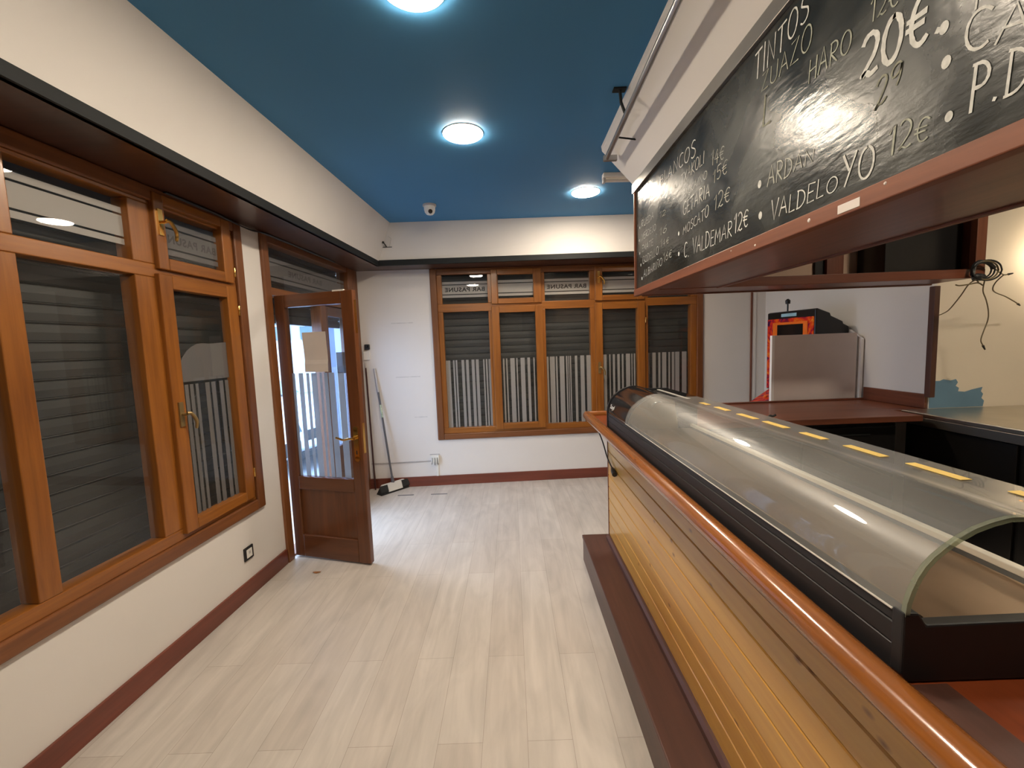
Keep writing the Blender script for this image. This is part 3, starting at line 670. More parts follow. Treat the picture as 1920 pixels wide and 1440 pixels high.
# ------------------------------------------------------------------ wall fittings
o = thing('wall_socket', 'small black-framed socket low on the left wall', 'socket', lw(2.69, 0, 0.286), LW[1])
MB().box(-.043, .043, -.010, 0, -.043, .043, 'black').build('frame', o, bevel=0.003)
MB().box(-.026, .026, -.013, -.009, -.028, .028, 'white').build('socket_face', o, bevel=0.003)
MB().box(-.008, .008, -.0142, -.0128, -.004, .014, 'scuff').build('socket_slot', o)
for (u, z, label) in ((0.075, 1.61, 'small black sensor on the far wall beside the door edge'),):
    o = thing('wall_sensor', label, 'sensor', bw(u, 0, z), BW[1])
    MB().box(-.028, .028, -.03, 0, -.030, .030, 'black').build('body', o, bevel=0.008)
    MB().lathe([(.013, 0), (.012, .006), (.004, .008)], (0.004, -.03, 0.004), 'screen', 16, (0, -1, 0)).build('lens', o, smooth=True)
o = MB().box(-.035, .035, -.022, 0, -.05, .05, 'white').build('wall_box', bevel=0.006); place(o, bw(0.062, 0, 1.515), BW[1])
tag(o, 'small white box on the far wall, under the black sensor', 'box')
o = thing('junction_box', 'open white electrical box with loose wires low on the far wall', 'electrical box', bw(0.755, 0, 0.31), BW[1])
MB().box(-.045, .045, -.035, 0, -.045, .045, 'white').build('box', o, bevel=0.004)
b = MB()
for k in range(5):
    x = -.03 + .014 * k; b.tube(smooth_path([(x, -.035, .02), (x + .004, -.055, -.01), (x - .006 + .003 * k, -.05, -.05 - .006 * (k % 3))], 4), 0.003, 'cableblack' if k % 2 == 0 else 'white', 6)
b.build('loose_wires', o, smooth=True)
MB().box(0.005, 0.032, -.012, 0, -.20, -.045, 'white').build('cable_duct', o, bevel=0.002)
MB().box(-.06, .05, -.003, 0, .046, .058, 'scuff').build('plaster_mark', o)
MB().tube([(-.045, -.008, -.018), (-.30, -.008, -.021), (-.72, -.008, -.022)], 0.005, 'scuff', 8).build('conduit', o, smooth=True)
# faint scuffs left on the far wall
b = MB()
for u, z, w in ((0.47, 1.86, .30), (0.50, 1.26, .34), (0.62, .80, .18)): b.box(u - w * .4, u + w * .4, -.0008, 0, z - .006, z + .006, 'faint')
b.build('scuff_marks', bpy.data.objects['wall_back'])
# old bracket on the white bulkhead near the corner
o = thing('wall_bracket', 'small broken black bracket on the white bulkhead near the corner', 'bracket', (-1.235, 4.502, 2.63), 0)
b = MB(); b.box(-.045, .055, -.006, 0, -.012, -.006, 'black'); b.tube(smooth_path([(0, -.004, -.008), (-.006, -.03, .01), (-.02, -.045, .028)], 4), .006, 'black'); b.lathe([(.004, -.012), (.012, -.008), (.013, .004), (.004, .012)], (-.022, -.047, .03), 'black', 12)
b.build('hook', o, smooth=True)
b = MB(); b.tube(smooth_path([(.03, -.004, -.006), (.045, -.01, .05), (.05, -.006, .075), (.02, -.004, .10)], 5), .0015, 'scuff', 6); b.build('wire', o)
# cables tucked along the pelmet
b = MB()
for k in range(3): b.tube(smooth_path([lw(2.3, -.02 - .008 * k, ZS - .006), lw(2.62, -.022 - .008 * k, ZS - .009), lw(2.95, -.02 - .010 * k, ZS - .016 - .006 * k), lw(3.2, -.026 - .008 * k, ZS - .007), lw(4.2, -.02 - .008 * k, ZS - .006)], 5), .004, 'cableblack', 6)
tag(b.build('cable_run', smooth=True), 'thin dark cables running under the pelmet above the door', 'cable')

# ------------------------------------------------------------------ ceiling fittings
def disc_light(x, y, label):
    o = thing('ceiling_light', label, 'ceiling light', (x, y, ZC), 0, 'round ceiling lights')
    MB().lathe([(.122, 0), (.122, -.004), (.118, -.005)], (0, 0, 0), 'white', 48).build('rim', o, smooth=True)
    MB().lathe([(.119, -.004), (.119, -.006), (.112, -.011), (.08, -.014), (.01, -.015)], (0, 0, 0), 'lamp', 48).build('diffuser', o, smooth=True)
disc_light(-0.241, 2.718, 'round glowing ceiling light in the middle of the blue ceiling')
disc_light(0.696, 3.816, 'round glowing ceiling light farthest away, near the blackboard end')
disc_light(-0.30, 1.64, 'round glowing ceiling light cut by the top of the photo')
disc_light(-0.36, 0.45, 'round ceiling light over the camera, out of view')
disc_light(2.75, 1.25, 'round ceiling light over the steel counter, hidden by the blackboard')

o = thing('dome_camera', 'small grey dome camera on the ceiling by the far wall', 'security camera', (-0.687, 3.997, ZC))
MB().lathe([(.060, 0), (.060, -.014), (.052, -.018)], (0, 0, 0), 'scuff', 28).build('mount', o, smooth=True)
MB().lathe([(.050, -.016), (.050, -.045), (.044, -.068), (.030, -.085), (.010, -.092)], (0, 0, 0), 'white', 28).build('dome', o, smooth=True)
MB().lathe([(.020, 0), (.018, .010), (.008, .013)], (0.012, -.036, -.068), 'screen', 16, (0.1, -0.8, -0.6)).build('lens', o, smooth=True)

o = thing('strip_light', 'unlit fluorescent batten on the ceiling, half hidden by the bulkhead', 'light fitting', (0.76, 3.43, ZC), radians(1.5))
MB().box(0, 0.62, -.03, .03, -.035, 0, 'white').build('housing', o, bevel=0.004)
MB().tube([(0.02, 0, -.052), (0.60, 0, -.052)], .013, 'alu', 14).build('tube', o, smooth=True)
for x in (0, .602): MB().box(x, x + .018, -.022, .022, -.068, -.03, 'scuff').build('end_cap', o)

o = thing('metal_rail', 'grey metal tube on brackets along the white bulkhead', 'rail', (0.66, 0, 0))
MB().tube([(-.006, 2.83, 2.735), (-.040, 1.58, 2.735), (-.075, -1.0, 2.735)], .0145, 'pipe', 16).build('tube', o, smooth=True)
MB().box(-.026, .060, 2.82, 2.845, 2.718, 2.752, 'pipe').build('end_clip', o, bevel=0.003)
b = MB(); b.box(-.085, -.02, 2.30, 2.34, ZC - .008, ZC, 'darkmetal'); b.tube([(-.05, 2.32, ZC - .004), (-.045, 2.32, 2.80), (-.022, 2.32, 2.738)], .008, 'darkmetal', 8); b.build('bracket', o)
b = MB(); b.tube([(-.010, 2.56, 2.738), (.10, 2.56, 2.722)], .005, 'darkmetal', 8); b.build('wall_pin', o)

# ------------------------------------------------------------------ bar
bar = thing('bar_counter', 'long wooden bar counter clad in yellow pine boards', 'bar counter')
Y0, Y1 = -1.4, 2.885
b = MB()
edges = [0.215, 0.2305, 0.316, 0.400, 0.486, 0.571, 0.656, 0.741, 0.826, 0.911, 1.0]
for k in range(len(edges) - 1):
    z0, z1 = edges[k] + .0008, edges[k + 1] - .0008
    prof = [(0.66, z0), (0.649, z0), (0.645, z0 + .004), (0.645, z1 - .004), (0.649, z1), (0.66, z1)]
    b.prism(prof, 1, Y0, Y1, 'pine_y')
b.build('front_panel', bar)['label'] = 'horizontal tongue-and-groove pine boards with knots'
MB().box(0.641, 0.668, Y1, Y1 + .014, 0.19, 1.02, 'mah_z').build('corner_trim', bar, bevel=0.003)
MB().box(0.66, 1.12, Y1 - .005, Y1 + .010, 0, 1.02, 'mah_z').build('end_panel', bar)
b = MB(); b.prism([(0.645, .19), (0.622, .19), (0.622, .215), (0.634, .228), (0.645, .230)], 1, Y0, Y1, 'step_y'); b.build('base_moulding', bar)
# foot step
b = MB(); b.box(0.472, 0.66, Y0, 2.975, 0, 0.165, 'step_y'); b.box(0.467, 0.66, Y0, 2.978, 0.165, 0.19, 'step_y')
b.build('foot_step', bar, bevel=0.005)['label'] = 'dark brown scuffed timber foot step'
# worktop, raised bull-nosed rail along the front and the far end
MB().box(0.56, 1.10, Y0, 3.02, 1.015, 1.055, 'top_y').build('worktop', bar)
MB().box(0.5595, 0.626, Y0, 0.585, 1.053, 1.0575, 'step_y').build('recessed_strip', bar)
rp = []
for a in range(0, 13): t = pi / 2 + a * pi / 12; rp.append((0.530 + 0.030 * cos(t), 1.055 + 0.029 * sin(t)))
rprof = rp + [(0.552, 1.020), (0.557, 1.030), (0.5585, 1.064), (0.553, 1.076), (0.543, 1.083)]
b = MB(); b.prism(rprof, 1, Y0, 3.02, 'rail_y'); b.build('front_rail', bar, smooth=True)['label'] = 'glossy varnished rounded rail along the counter edge'
ep = [(3.02 - (x - 0.530) + 0.0, z) for x, z in rprof]
ep = [(3.05 - (x - 0.500), z) for x, z in rprof]
b = MB(); b.prism(ep, 0, 0.515, 1.10, 'rail_x'); b.build('end_rail', bar, smooth=True)

# black power lead hanging off the far corner
o = thing('power_lead', 'black power lead with plug hanging at the end of the bar', 'cable', (0, 0, 0))
b = MB(); b.tube(smooth_path([(0.60, 3.052, 1.02), (0.606, 3.045, .96), (0.628, 2.96, .86), (0.632, 2.86, .79), (0.634, 2.72, .748)], 8), .0045, 'cableblack', 8); b.build('lead', o, smooth=True)
b = MB(); b.tube([(0.634, 2.73, .75), (0.630, 2.68, .742), (0.628, 2.635, .735)], [.008, .015, .016], 'cableblack', 12); b.build('plug', o, smooth=True)

# ------------------------------------------------------------------ refrigerated display case
case = thing('display_case', 'long low refrigerated display case with curved glass on the bar', 'display case')
CY0, CY1 = 0.59, 2.52; ZB = 1.056
# base: front skirt with two fine grooves
bp_ = [(0.572, ZB), (0.566, 1.064), (0.566, 1.103), (0.569, 1.105), (0.566, 1.107), (0.565, 1.138), (0.569, 1.14), (0.566, 1.142), (0.567, 1.158), (0.590, 1.158), (0.596, 1.146), (0.625, 1.120), (0.93, 1.120), (0.93, ZB)]
b = MB(); b.prism(bp_, 1, CY0 + .02, CY1, 'black'); b.build('base', case)
b = MB(); b.prism([(0.572, ZB), (0.562, 1.07), (0.562, 1.166), (0.585, 1.165), (0.597, 1.146), (0.96, 1.149), (0.96, ZB)], 1, CY0, CY0 + .02, 'black'); b.build('end_plate', case, bevel=0.003)
b = MB(); b.box(0.600, 0.885, CY0 + .02, 2.12, 1.120, 1.128, 'tray'); b.prism([(0.598, 1.148), (0.625, 1.128), (0.63, 1.128), (0.605, 1.150)], 1, CY0 + .02, 2.12, 'tray'); b.build('tray', case)['label'] = 'brushed steel tray inside the case'
b = MB(); b.box(0.888, 0.906, CY0 + .01, 2.117, 1.136, 1.150, 'alu'); b.build('door_track', case, bevel=0.002)['label'] = 'pale aluminium sliding track'
# evaporator pipe bulkhead inside and plug-in condenser housing at the far end
gp = [(0.564, 1.160), (0.566, 1.180), (0.572, 1.200), (0.580, 1.219), (0.590, 1.236), (0.602, 1.250), (0.617, 1.263), (0.637, 1.278), (0.660, 1.291), (0.685, 1.300), (0.710, 1.306), (0.735, 1.306), (0.760, 1.300), (0.785, 1.292), (0.81, 1.287), (0.86, 1.286), (0.93, 1.285)]
def sheet(prof, y0, y1, mat, name, t=0.006, parent=case, ny=2, inset=0.0):
    b = MB(); n = len(prof); q = []
    for i, (x, z) in enumerate(prof):                        # inner line
        x0, z0 = prof[max(i - 1, 0)]; x1, z1 = prof[min(i + 1, n - 1)]
        d = Vector((x1 - x0, z1 - z0)).normalized(); q.append((x + d.y * t, z - d.x * t))
    b.prism(list(prof) + q[::-1], 1, y0, y1, mat)
    return b.build(name, parent, smooth=True)
sheet(gp, CY0 + .008, 2.128, 'caseglass', 'curved_glass')['label'] = 'curved clear glass cover, slightly dusty'
# black printed far section
ins = [(x + 0.008 if x < .7 else x, z - 0.008) for x, z in gp]
arch = [(2.515, 2.515)]
hp_ = list(gp) + [(0.93, 1.125), (0.575, 1.125), (0.570, 1.150)]
b = MB(); b.prism(hp_, 1, 2.130, 2.511, 'blackgloss'); b.build('condenser_housing', case, smooth=True)
b = MB(); b.prism([(x - .004, z + .004) for x, z in gp] + [(0.934, ZB), (0.560, ZB)], 1, 2.512, 2.526, 'black'); b.build('far_end_plate', case, smooth=True)
hp2 = [(x + .014, z - .012) for x, z in gp[:12]] + [(x, z - .014) for x, z in gp[12:15]] + [(0.83, 1.128), (0.585, 1.128)]
b = MB(); b.prism(hp2, 1, 2.118, 2.130, 'steel'); b.build('inner_bulkhead', case, smooth=True)['label'] = 'steel bulkhead closing the far end of the chamber'
b = MB()
MB().box(0.5634, 0.5660, CY0 + .022, 2.128, 1.1590, 1.1612, 'alu').build('glass_edge_trim', case)
sheet(gp, CY0, CY0 + .0075, 'glassedge', 'glass_edge', 0.007)['label'] = 'thick greenish cut edge of the glass'
# maker's lettering, white on the dark printed end
tx = lettering('Sayl', 0, 1, 0, 1, 0, case, 'chalk', False, 0.02, 'logo')
for v in tx.data.vertices:
    a, c = v.co.x, v.co.z; s = 0.25 + 0.75 * 0
    z = 1.183 + c * 0.030; x = 0.5655 + (0.0 if z < 1.18 else (z - 1.18) * 0.28)
    v.co = (x - .0035, 2.455 - a * 0.085, z)
# tape pieces on the flat glass top
for y0, y1, x in ((1.905, 1.835, .850), (1.77, 1.67, .853), (1.592, 1.478, .853), (1.432, 1.315, .856), (1.247, 1.155, .858), (1.084, .972, .862), (.917, .80, .870), (.735, .66, .885)):
    MB().box(x - .011, x + .011, min(y0, y1), max(y0, y1), 1.2870, 1.2882, 'tape').build('tape_strip', case)['label'] = 'short strip of yellow tape on the glass top'
MB().box(.842, .858, 2.04, 2.47, 1.2870, 1.2880, 'film').build('tape_strip', case)['label'] = 'long pale strip of tape on the glass top'
# copper elbow seen at the bulkhead
b = MB(); b.tube(smooth_path([(0.70, 2.122, 1.245), (0.70, 2.09, 1.262), (0.72, 2.085, 1.27), (0.745, 2.118, 1.262)], 5), .005, 'pipe', 8); b.build('pipe_elbow', case, smooth=True)

# ------------------------------------------------------------------ return counter, steel counter
o = thing('return_counter', 'dark mahogany return counter behind the display case', 'counter', (0, 0, 0))
MB().box(1.22, 2.70, 2.77, 3.55, 0.975, 1.015, 'mah_x').box(2.70, 2.948, 3.0, 3.55, 0.975, 1.015, 'mah_x').build('worktop', o, bevel=0.004)
MB().box(1.22, 2.94, 3.525, 3.55, 1.015, 1.028, 'mah_x').build('rear_lip', o, bevel=0.003)
MB().box(1.26, 2.66, 3.46, 3.50, 0, 0.975, 'mah_z').build('rear_panel', o)
MB().box(2.926, 2.948, 3.0, 3.53, 1.017, 1.119, 'mah_y').build('upstand', o, bevel=0.002)
MB().box(2.74, 2.925, 2.965, 2.985, 1.016, 1.04, 'mah_x').build('upstand_end', o) if False else None
o = thing('under_counter_fridge', 'black fridge fronts under the mahogany return counter', 'fridge', (0, 0, 0))
MB().box(1.30, 2.62, 2.88, 3.44, 0.02, 0.97, 'fridge').build('cabinet', o, bevel=0.004)
for x0, x1 in ((1.32, 1.94), (1.97, 2.60)):
    d = MB().box(x0, x1, 2.855, 2.88, 0.10, 0.93, 'fridge').build('door', o, bevel=0.004)
    MB().box(x0 + .10, x1 - .18, 2.845, 2.857, 0.875, 0.888, 'darkmetal').build('handle', d, bevel=0.003)
o = thing('steel_counter', 'stainless steel back counter against the cream wall', 'counter', (0, 0, 0))
MB().box(2.755, 4.40, 1.6, 2.994, 0.985, 1.016, 'steel').build('worktop', o, bevel=0.006)
MB().box(2.755, 2.768, 1.6, 2.99, 0.93, 0.986, 'greyalu').build('front_lip', o, bevel=0.003)
MB().box(2.80, 4.38, 1.6, 2.99, 0.0, 0.984, 'fridge').build('cabinet', o)
for y0, y1 in ((1.62, 2.28), (2.31, 2.98)):
    d = MB().box(2.785, 2.80, y0, y1, 0.10, 0.92, 'fridge').build('door', o, bevel=0.003)

o = thing('clip', 'small black clip on the front edge of the mahogany return counter', 'clip', (1.70, 2.79, 1.015))
b = MB(); b.box(-.03, .03, -.028, .0, 0, .012, 'cableblack'); b.tube(smooth_path([(-.02, -.012, .012), (-.008, -.012, .034), (.012, -.012, .030), (.03, -.014, .040)], 4), .007, 'cableblack', 8); b.build('jaw', o, smooth=True)
# ------------------------------------------------------------------ overhead cabinet and blackboard
ov = thing('overhead_cabinet', 'dark mahogany overhead bar cabinet behind the blackboard', 'cabinet', (0, 0, 0))
MB().box(0.886, 1.262, -1.4, 2.945, 1.878, 1.896, 'mah_y').build('bottom_panel', ov)
b = MB(); b.box(1.255, 1.280, -1.4, 2.62, 1.872, 1.925, 'worn_y'); b.build('inner_lip', ov, bevel=0.003)  # lamp highlight along the lip put in by a lighter wood
MB().box(0.886, 0.90, -1.4, 2.945, 1.896, 2.61, 'mah_y').build('back_board', ov)
b = MB(); b.box(0.905, 2.86, 2.60, 2.94, 1.880, 1.902, 'mah_x'); b.box(0.905, 2.86, 2.598, 2.622, 1.874, 1.928, 'mah_x'); b.box(0.905, 2.86, 2.92, 2.945, 1.872, 1.90, 'mah_x')
b.build('bottle_shelf', ov, bevel=0.003)
MB().box(0.90, 2.86, 2.945, 2.96, 1.896, 2.61, 'palepanel').build('rear_panel', ov)
MB().box(2.80, 2.86, 2.60, 2.64, 1.928, 2.61, 'worn_z').build('end_stile', ov, bevel=0.003)
MB().box(2.845, 2.86, 2.64, 2.945, 1.902, 2.61, 'mah_z').build('end_panel', ov)
MB().box(2.13, 2.24, 2.90, 2.945, 1.902, 2.61, 'mah_z').box(2.07, 2.13, 2.925, 2.945, 1.902, 2.61, 'fridge').build('divider', ov)
MB().box(0.886, 2.86, 2.598, 2.96, 2.60, 2.612, 'mah_x').box(0.886, 1.28, -1.4, 2.598, 2.60, 2.612, 'mah_y').build('top_panel', ov)
o = MB().box(2.36, 2.84, 2.72, 2.94, 1.903, 2.50, 'fridge').build('speaker_box', bevel=0.006)
tag(o, 'black box on the shelf at the right end of the overhead cabinet', 'box')

cb = thing('chalkboard', 'long blackboard with chalk wine list above the bar', 'blackboard', (0.868, 0, 0))
XF = -0.0012
MB().box(0, 0.017, -1.3, 2.93, 1.915, 2.552, 'slate').build('slate', cb)
b = MB(); b.box(-.016, .017, -1.3, 2.948, 1.873, 1.918, 'worn_y'); b.build('bottom_frame', cb, bevel=0.003)
MB().box(-.012, .017, 2.93, 2.948, 1.918, 2.552, 'worn_z').build('end_frame', cb, bevel=0.002)
MB().box(-.0175, -.0155, 1.058, 1.128, 1.880, 1.902, 'paper').build('sticker', cb, bevel=0.001)['label'] = 'torn white label stuck on the frame'
for y, z, r in ((1.235, 1.896, .006), (1.50, 1.888, .004), (0.99, 1.908, .004), (1.66, 1.903, .003)):
    MB().lathe([(r, 0), (r * .6, .002)], (-.016, y, z), 'paper', 8, (-1, 0, 0)).build('paint_chip', cb)

# single-stroke hand lettering: unit cap height, strokes as point lists
def arc(cx, cy, rx, ry, a0, a1, n=10): return [(cx + rx * cos(radians(a0 + (a1 - a0) * i / n)), cy + ry * sin(radians(a0 + (a1 - a0) * i / n))) for i in range(n + 1)]
G = {
 'A': (.62, [[(0, 0), (.30, 1), (.60, 0)], [(.12, .38), (.50, .36)]]),
 'B': (.52, [[(.04, 0), (.05, 1)], [(.05, 1)] + arc(.20, .77, .24, .23, 90, -90, 8) + [(.06, .54)], [(.06, .54)] + arc(.22, .27, .28, .27, 90, -90, 8) + [(.04, 0)]]),
 'C': (.56, [arc(.34, .5, .32, .5, 55, 305, 14)]),
 'D': (.60, [[(.05, 0), (.06, 1)], [(.0, 1)] + arc(.14, .5, .42, .5, 90, -90, 12) + [(.0, 0)]]),
 'E': (.48, [[(.46, .98), (.05, 1), (.03, 0), (.46, .02)], [(.04, .52), (.38, .54)]]),
 'G': (.62, [arc(.34, .5, .32, .5, 50, 330, 14) + [(.60, .42), (.36, .42)]]),
 'H': (.60, [[(.05, 0), (.07, 1)], [(.55, 0), (.56, 1)], [(.05, .5), (.56, .54)]]),
 'I': (.18, [[(.08, 0), (.09, 1)]]),
 'J': (.45, [[(.38, 1), (.37, .2)] + arc(.20, .18, .18, .18, 0, -150, 6)]),
 'K': (.54, [[(.05, 0), (.06, 1)], [(.50, .98), (.07, .46), (.52, 0)]]),
 'L': (.46, [[(.06, 1), (.04, 0), (.44, .03)]]),
 'M': (.74, [[(.03, 0), (.10, 1), (.36, .35), (.62, 1), (.70, 0)]]),
 'N': (.62, [[(.05, 0), (.06, 1), (.54, .03), (.56, 1)]]),
 'Ñ': (.62, [[(.05, 0), (.06, 1), (.54, .03), (.56, 1)], [(.12, 1.16), (.24, 1.24), (.36, 1.16), (.48, 1.22)]]),
 'O': (.66, [arc(.33, .5, .30, .5, 90, 450, 18)]),
 'P': (.50, [[(.05, 0), (.07, 1)], [(.0, .98)] + arc(.22, .74, .26, .26, 90, -90, 8) + [(.06, .48)]]),
 'R': (.54, [[(.05, 0), (.07, 1)], [(.02, .98)] + arc(.22, .75, .26, .25, 90, -90, 8) + [(.08, .50), (.50, 0)]]),
 'S': (.50, [arc(.28, .76, .22, .24, 40, 200, 8) + arc(.26, .26, .24, .26, 60, -140, 10)]),
 'T': (.56, [[(.0, .97), (.56, 1)], [(.28, .98), (.26, 0)]]),
 'U': (.60, [[(.05, 1), (.06, .3)] + arc(.30, .28, .24, .28, 180, 360, 8) + [(.55, 1)]]),
 'V': (.58, [[(.0, 1), (.28, 0), (.58, 1)]]),
 'X': (.54, [[(.02, 1), (.52, 0)], [(.52, 1), (.0, 0)]]),
 'Y': (.58, [[(.0, 1), (.30, .48)], [(.58, 1), (.16, 0)]]),
 'Z': (.54, [[(.03, .97), (.50, 1), (.02, .02), (.54, .0)]]),
 '0': (.58, [arc(.29, .5, .26, .5, 90, 450, 18)]),
 '1': (.30, [[(.0, .72), (.22, 1), (.20, 0)]]),
 '2': (.54, [arc(.26, .74, .24, .26, 160, -20, 8) + [(.40, .42), (.02, .02)] + [(.18, .10), (.34, .0), (.54, .06)]]),
 '4': (.54, [[(.34, 1), (.02, .34), (.54, .36)], [(.38, .7), (.36, 0)]]),
 '5': (.50, [[(.48, 1), (.10, .98), (.06, .56)] + arc(.24, .30, .24, .30, 100, -130, 10)]),
 '6': (.52, [[(.44, .98), (.16, .62)] + arc(.27, .27, .23, .27, 150, 510, 14)]),
 '9': (.52, [arc(.26, .72, .22, .26, 20, 380, 14) + [(.46, .3), (.34, 0)]]),
 '€': (.60, [arc(.38, .5, .27, .5, 55, 305, 12), [(.0, .60), (.46, .62)], [(.0, .42), (.42, .43)]]),
 '-': (.40, [[(.05, .3), (.20, .38), (.36, .28)]]),
 '.': (.22, [[(.08, .02), (.10, .06)]]),
 ' ': (.34, []),
}
def chalk(text, y0, z0, y1, z1, h0, h1, wr=0.075, mat='chalk', gap=.14):
    tot = sum(G[c][0] + gap for c in text) - gap
    b = MB(); x = 0; lift = 0.0
    def pos(px, py):
        t = px / tot; h = h0 + (h1 - h0) * t
        return Vector((0, y0 + (y1 - y0) * t, z0 + (z1 - z0) * t + py * h))
    for c in text:
        w, strokes = G[c]; jz = random.uniform(-.05, .05); js = random.uniform(.92, 1.08)
        for s in strokes:
            pts = [pos(x + px + .08 * py, py * js + jz) for px, py in s]
            if len(pts) > 4: pts = smooth_path(pts, 2)
            hw = wr * (h0 + (h1 - h0) * x / tot) / 2
            q = []
            for i, p in enumerate(pts):
                d = (pts[min(i + 1, len(pts) - 1)] - pts[max(i - 1, 0)])
                d = d.normalized() if d.length > 1e-6 else Vector((0, 1, 0))
                nrm = Vector((0, -d.z, d.y)); k = hw * random.uniform(.8, 1.15)
                if i == 0: p = p - d * hw * .6
                if i == len(pts) - 1: p = p + d * hw * .6
                q += [p + nrm * k, p - nrm * k]
            lift += 0.00006; vs = [(XF - lift, a.y, a.z) for a in q]
            b.add(vs, [(2 * i, 2 * i + 1, 2 * i + 3, 2 * i + 2) for i in range(len(pts) - 1)], mat)
        x += w + gap
    return b.build('chalk_writing', cb)
def chalk_line(text, y0, z0, y1, z1, h0, h1, **k):
    if ' ' not in text: return chalk(text, y0, z0, y1, z1, h0, h1, **k)
    wd = lambda q: sum(G[c][0] + .14 for c in q)
    tot = wd(text) - .14; x = 0
    for w_ in text.split(' '):
        a, e_ = x / tot, (x + wd(w_) - .14) / tot
        chalk(w_, y0 + (y1 - y0) * a, z0 + (z1 - z0) * a, y0 + (y1 - y0) * e_, z0 + (z1 - z0) * e_, h0 + (h1 - h0) * a, h0 + (h1 - h0) * e_, **k)
        x += wd(w_) + G[' '][0] + .14
TXT = [
('BLANCOS', 2.47, 2.434, 2.015, 2.401, 0.048, 0.069), ('TXAKOLI', 2.179, 2.33, 1.924, 2.331, 0.045, 0.049), ('14€', 1.859, 2.29, 1.751, 2.278, 0.06, 0.048),
('BIZKAINO', 2.153, 2.258, 1.898, 2.26, 0.032, 0.033), ('15€', 1.844, 2.214, 1.725, 2.217, 0.053, 0.048), ('GETARIA', 2.153, 2.174, 1.872, 2.178, 0.056, 0.057),
('MOSCATO', 2.153, 2.085, 1.881, 2.095, 0.036, 0.049), ('12€', 1.833, 2.105, 1.703, 2.104, 0.065, 0.048), ('C. VALDEMAR', 2.14, 1.97, 1.684, 1.963, 0.072, 0.054),
('12€', 1.669, 1.971, 1.573, 1.971, 0.075, 0.056), ('RUEDA', 2.815, 2.294, 2.58, 2.286, 0.039, 0.04), ('VERDEJO', 2.806, 2.212, 2.544, 2.213, 0.039, 0.036),
('ENATE', 2.808, 2.139, 2.592, 2.136, 0.04, 0.037), ('GODELLO', 2.799, 2.063, 2.502, 2.065, 0.043, 0.042), ('ALBARIÑO', 2.779, 1.976, 2.442, 1.992, 0.043, 0.04),
('12', 2.481, 2.258, 2.39, 2.252, 0.035, 0.028), ('16', 2.483, 2.159, 2.375, 2.161, 0.041, 0.033), ('14€', 2.466, 2.09, 2.336, 2.09, 0.044, 0.027), ('16€', 2.425, 2.003, 2.299, 2.01, 0.052, 0.033),
('ARDAN', 1.461, 2.064, 1.245, 2.059, 0.069, 0.030), ('VALDELO', 1.438, 1.953, 1.153, 1.949, 0.061, 0.041), ('YO', 1.139, 1.95, 1.042, 1.946, 0.078, 0.071),
('TINTOS', 1.546, 2.439, 1.282, 2.458, 0.087, 0.069), ('20€.', 1.091, 2.182, 0.890, 2.163, 0.097, 0.09), ('CA', 0.85, 2.086, 0.746, 2.061, 0.072, 0.053), ('P.D', 0.833, 1.98, 0.741, 1.972, 0.083, 0.06), ('T', 0.846, 2.159, 0.815, 2.151, 0.057, 0.056)]
for t in TXT: chalk_line(*t, mat='chalkmid' if (t[0][-1] == '€' and t[1] > 1.7) or t[0] in ('16', '12', 'ARDAN') else 'chalk', wr=0.125 if t[0] == '20€.' else (0.078 if t[1] < 1.5 else 0.072))
for t in [('12€', 1.004, 1.969, 0.909, 1.968, 0.068, 0.04), ('ZUAZO', 1.504, 2.384, 1.266, 2.375, 0.048, 0.066), ('HARO', 1.275, 2.283, 1.123, 2.275, 0.06, 0.053), ('12€', 1.067, 2.293, 0.993, 2.284, 0.057, 0.044)]:
    chalk(*t, wr=0.07, mat='chalk2')
for t in [('L', 1.494, 2.271, 1.450, 2.263, 0.09, 0.08), ('29', 1.046, 2.09, 0.979, 2.119, 0.06, 0.045)]: chalk(*t, wr=0.09, mat='chalk3')
for y, z, r in ((2.849, 2.303, .008), (2.862, 2.225, .008), (2.853, 2.141, .009), (2.833, 2.063, .009), (2.813, 1.974, .010), (2.254, 2.349, .008), (2.206, 2.104, .011), (2.206, 2.004, .011),
                (1.505, 2.091, .013), (1.498, 1.986, .013), (0.881, 2.095, .012), (0.889, 2.163, .012), (0.87, 1.989, .010)):
    MB().add([(XF, y + r * .8 * cos(a * pi / 7), z + r * sin(a * pi / 7)) for a in range(14)], [tuple(range(14))], 'chalk').build('chalk_bullet', cb)

# ------------------------------------------------------------------ cables at the cabinet end
o = thing('cable_bundle', 'coil of loose cables dangling at the cabinet end by the cream wall', 'cables', (0, 0, 0))
def cp(x, z, y): k = y / 2.95; return Vector((x * k, y, 1.58 + (z - 1.58) * k))
YC = 2.565
b = MB()
for k in range(4):
    rx, rz, cx_ = .062 + .012 * k, .050 + .006 * k, 3.225 + .012 * k
    b.tube(smooth_path([cp(cx_ + rx * cos(a), 1.962 + rz * sin(a), YC - .004 * k + .012 * sin(2 * a + k)) for a in [i_ * 2 * pi / 12 for i_ in range(13)]], 3), .0045, 'cableblack' if k != 2 else 'cable', 6)
b.tube(smooth_path([cp(3.16, 1.93, YC), cp(3.166, 1.989, YC), cp(3.195, 2.018, YC), cp(3.235, 2.018, YC), cp(3.27, 2.005, YC), cp(3.305, 1.975, YC)], 5), .011, 'cableblack', 8)
b.tube(smooth_path([cp(3.155, 1.915, YC), cp(3.185, 1.92, YC - .01), cp(3.215, 1.918, YC), cp(3.24, 1.925, YC)], 4), [.018] * 5 + [.022] * 5 + [.012] * 3, 'cableblack', 8)
b.build('coil', o, smooth=True)
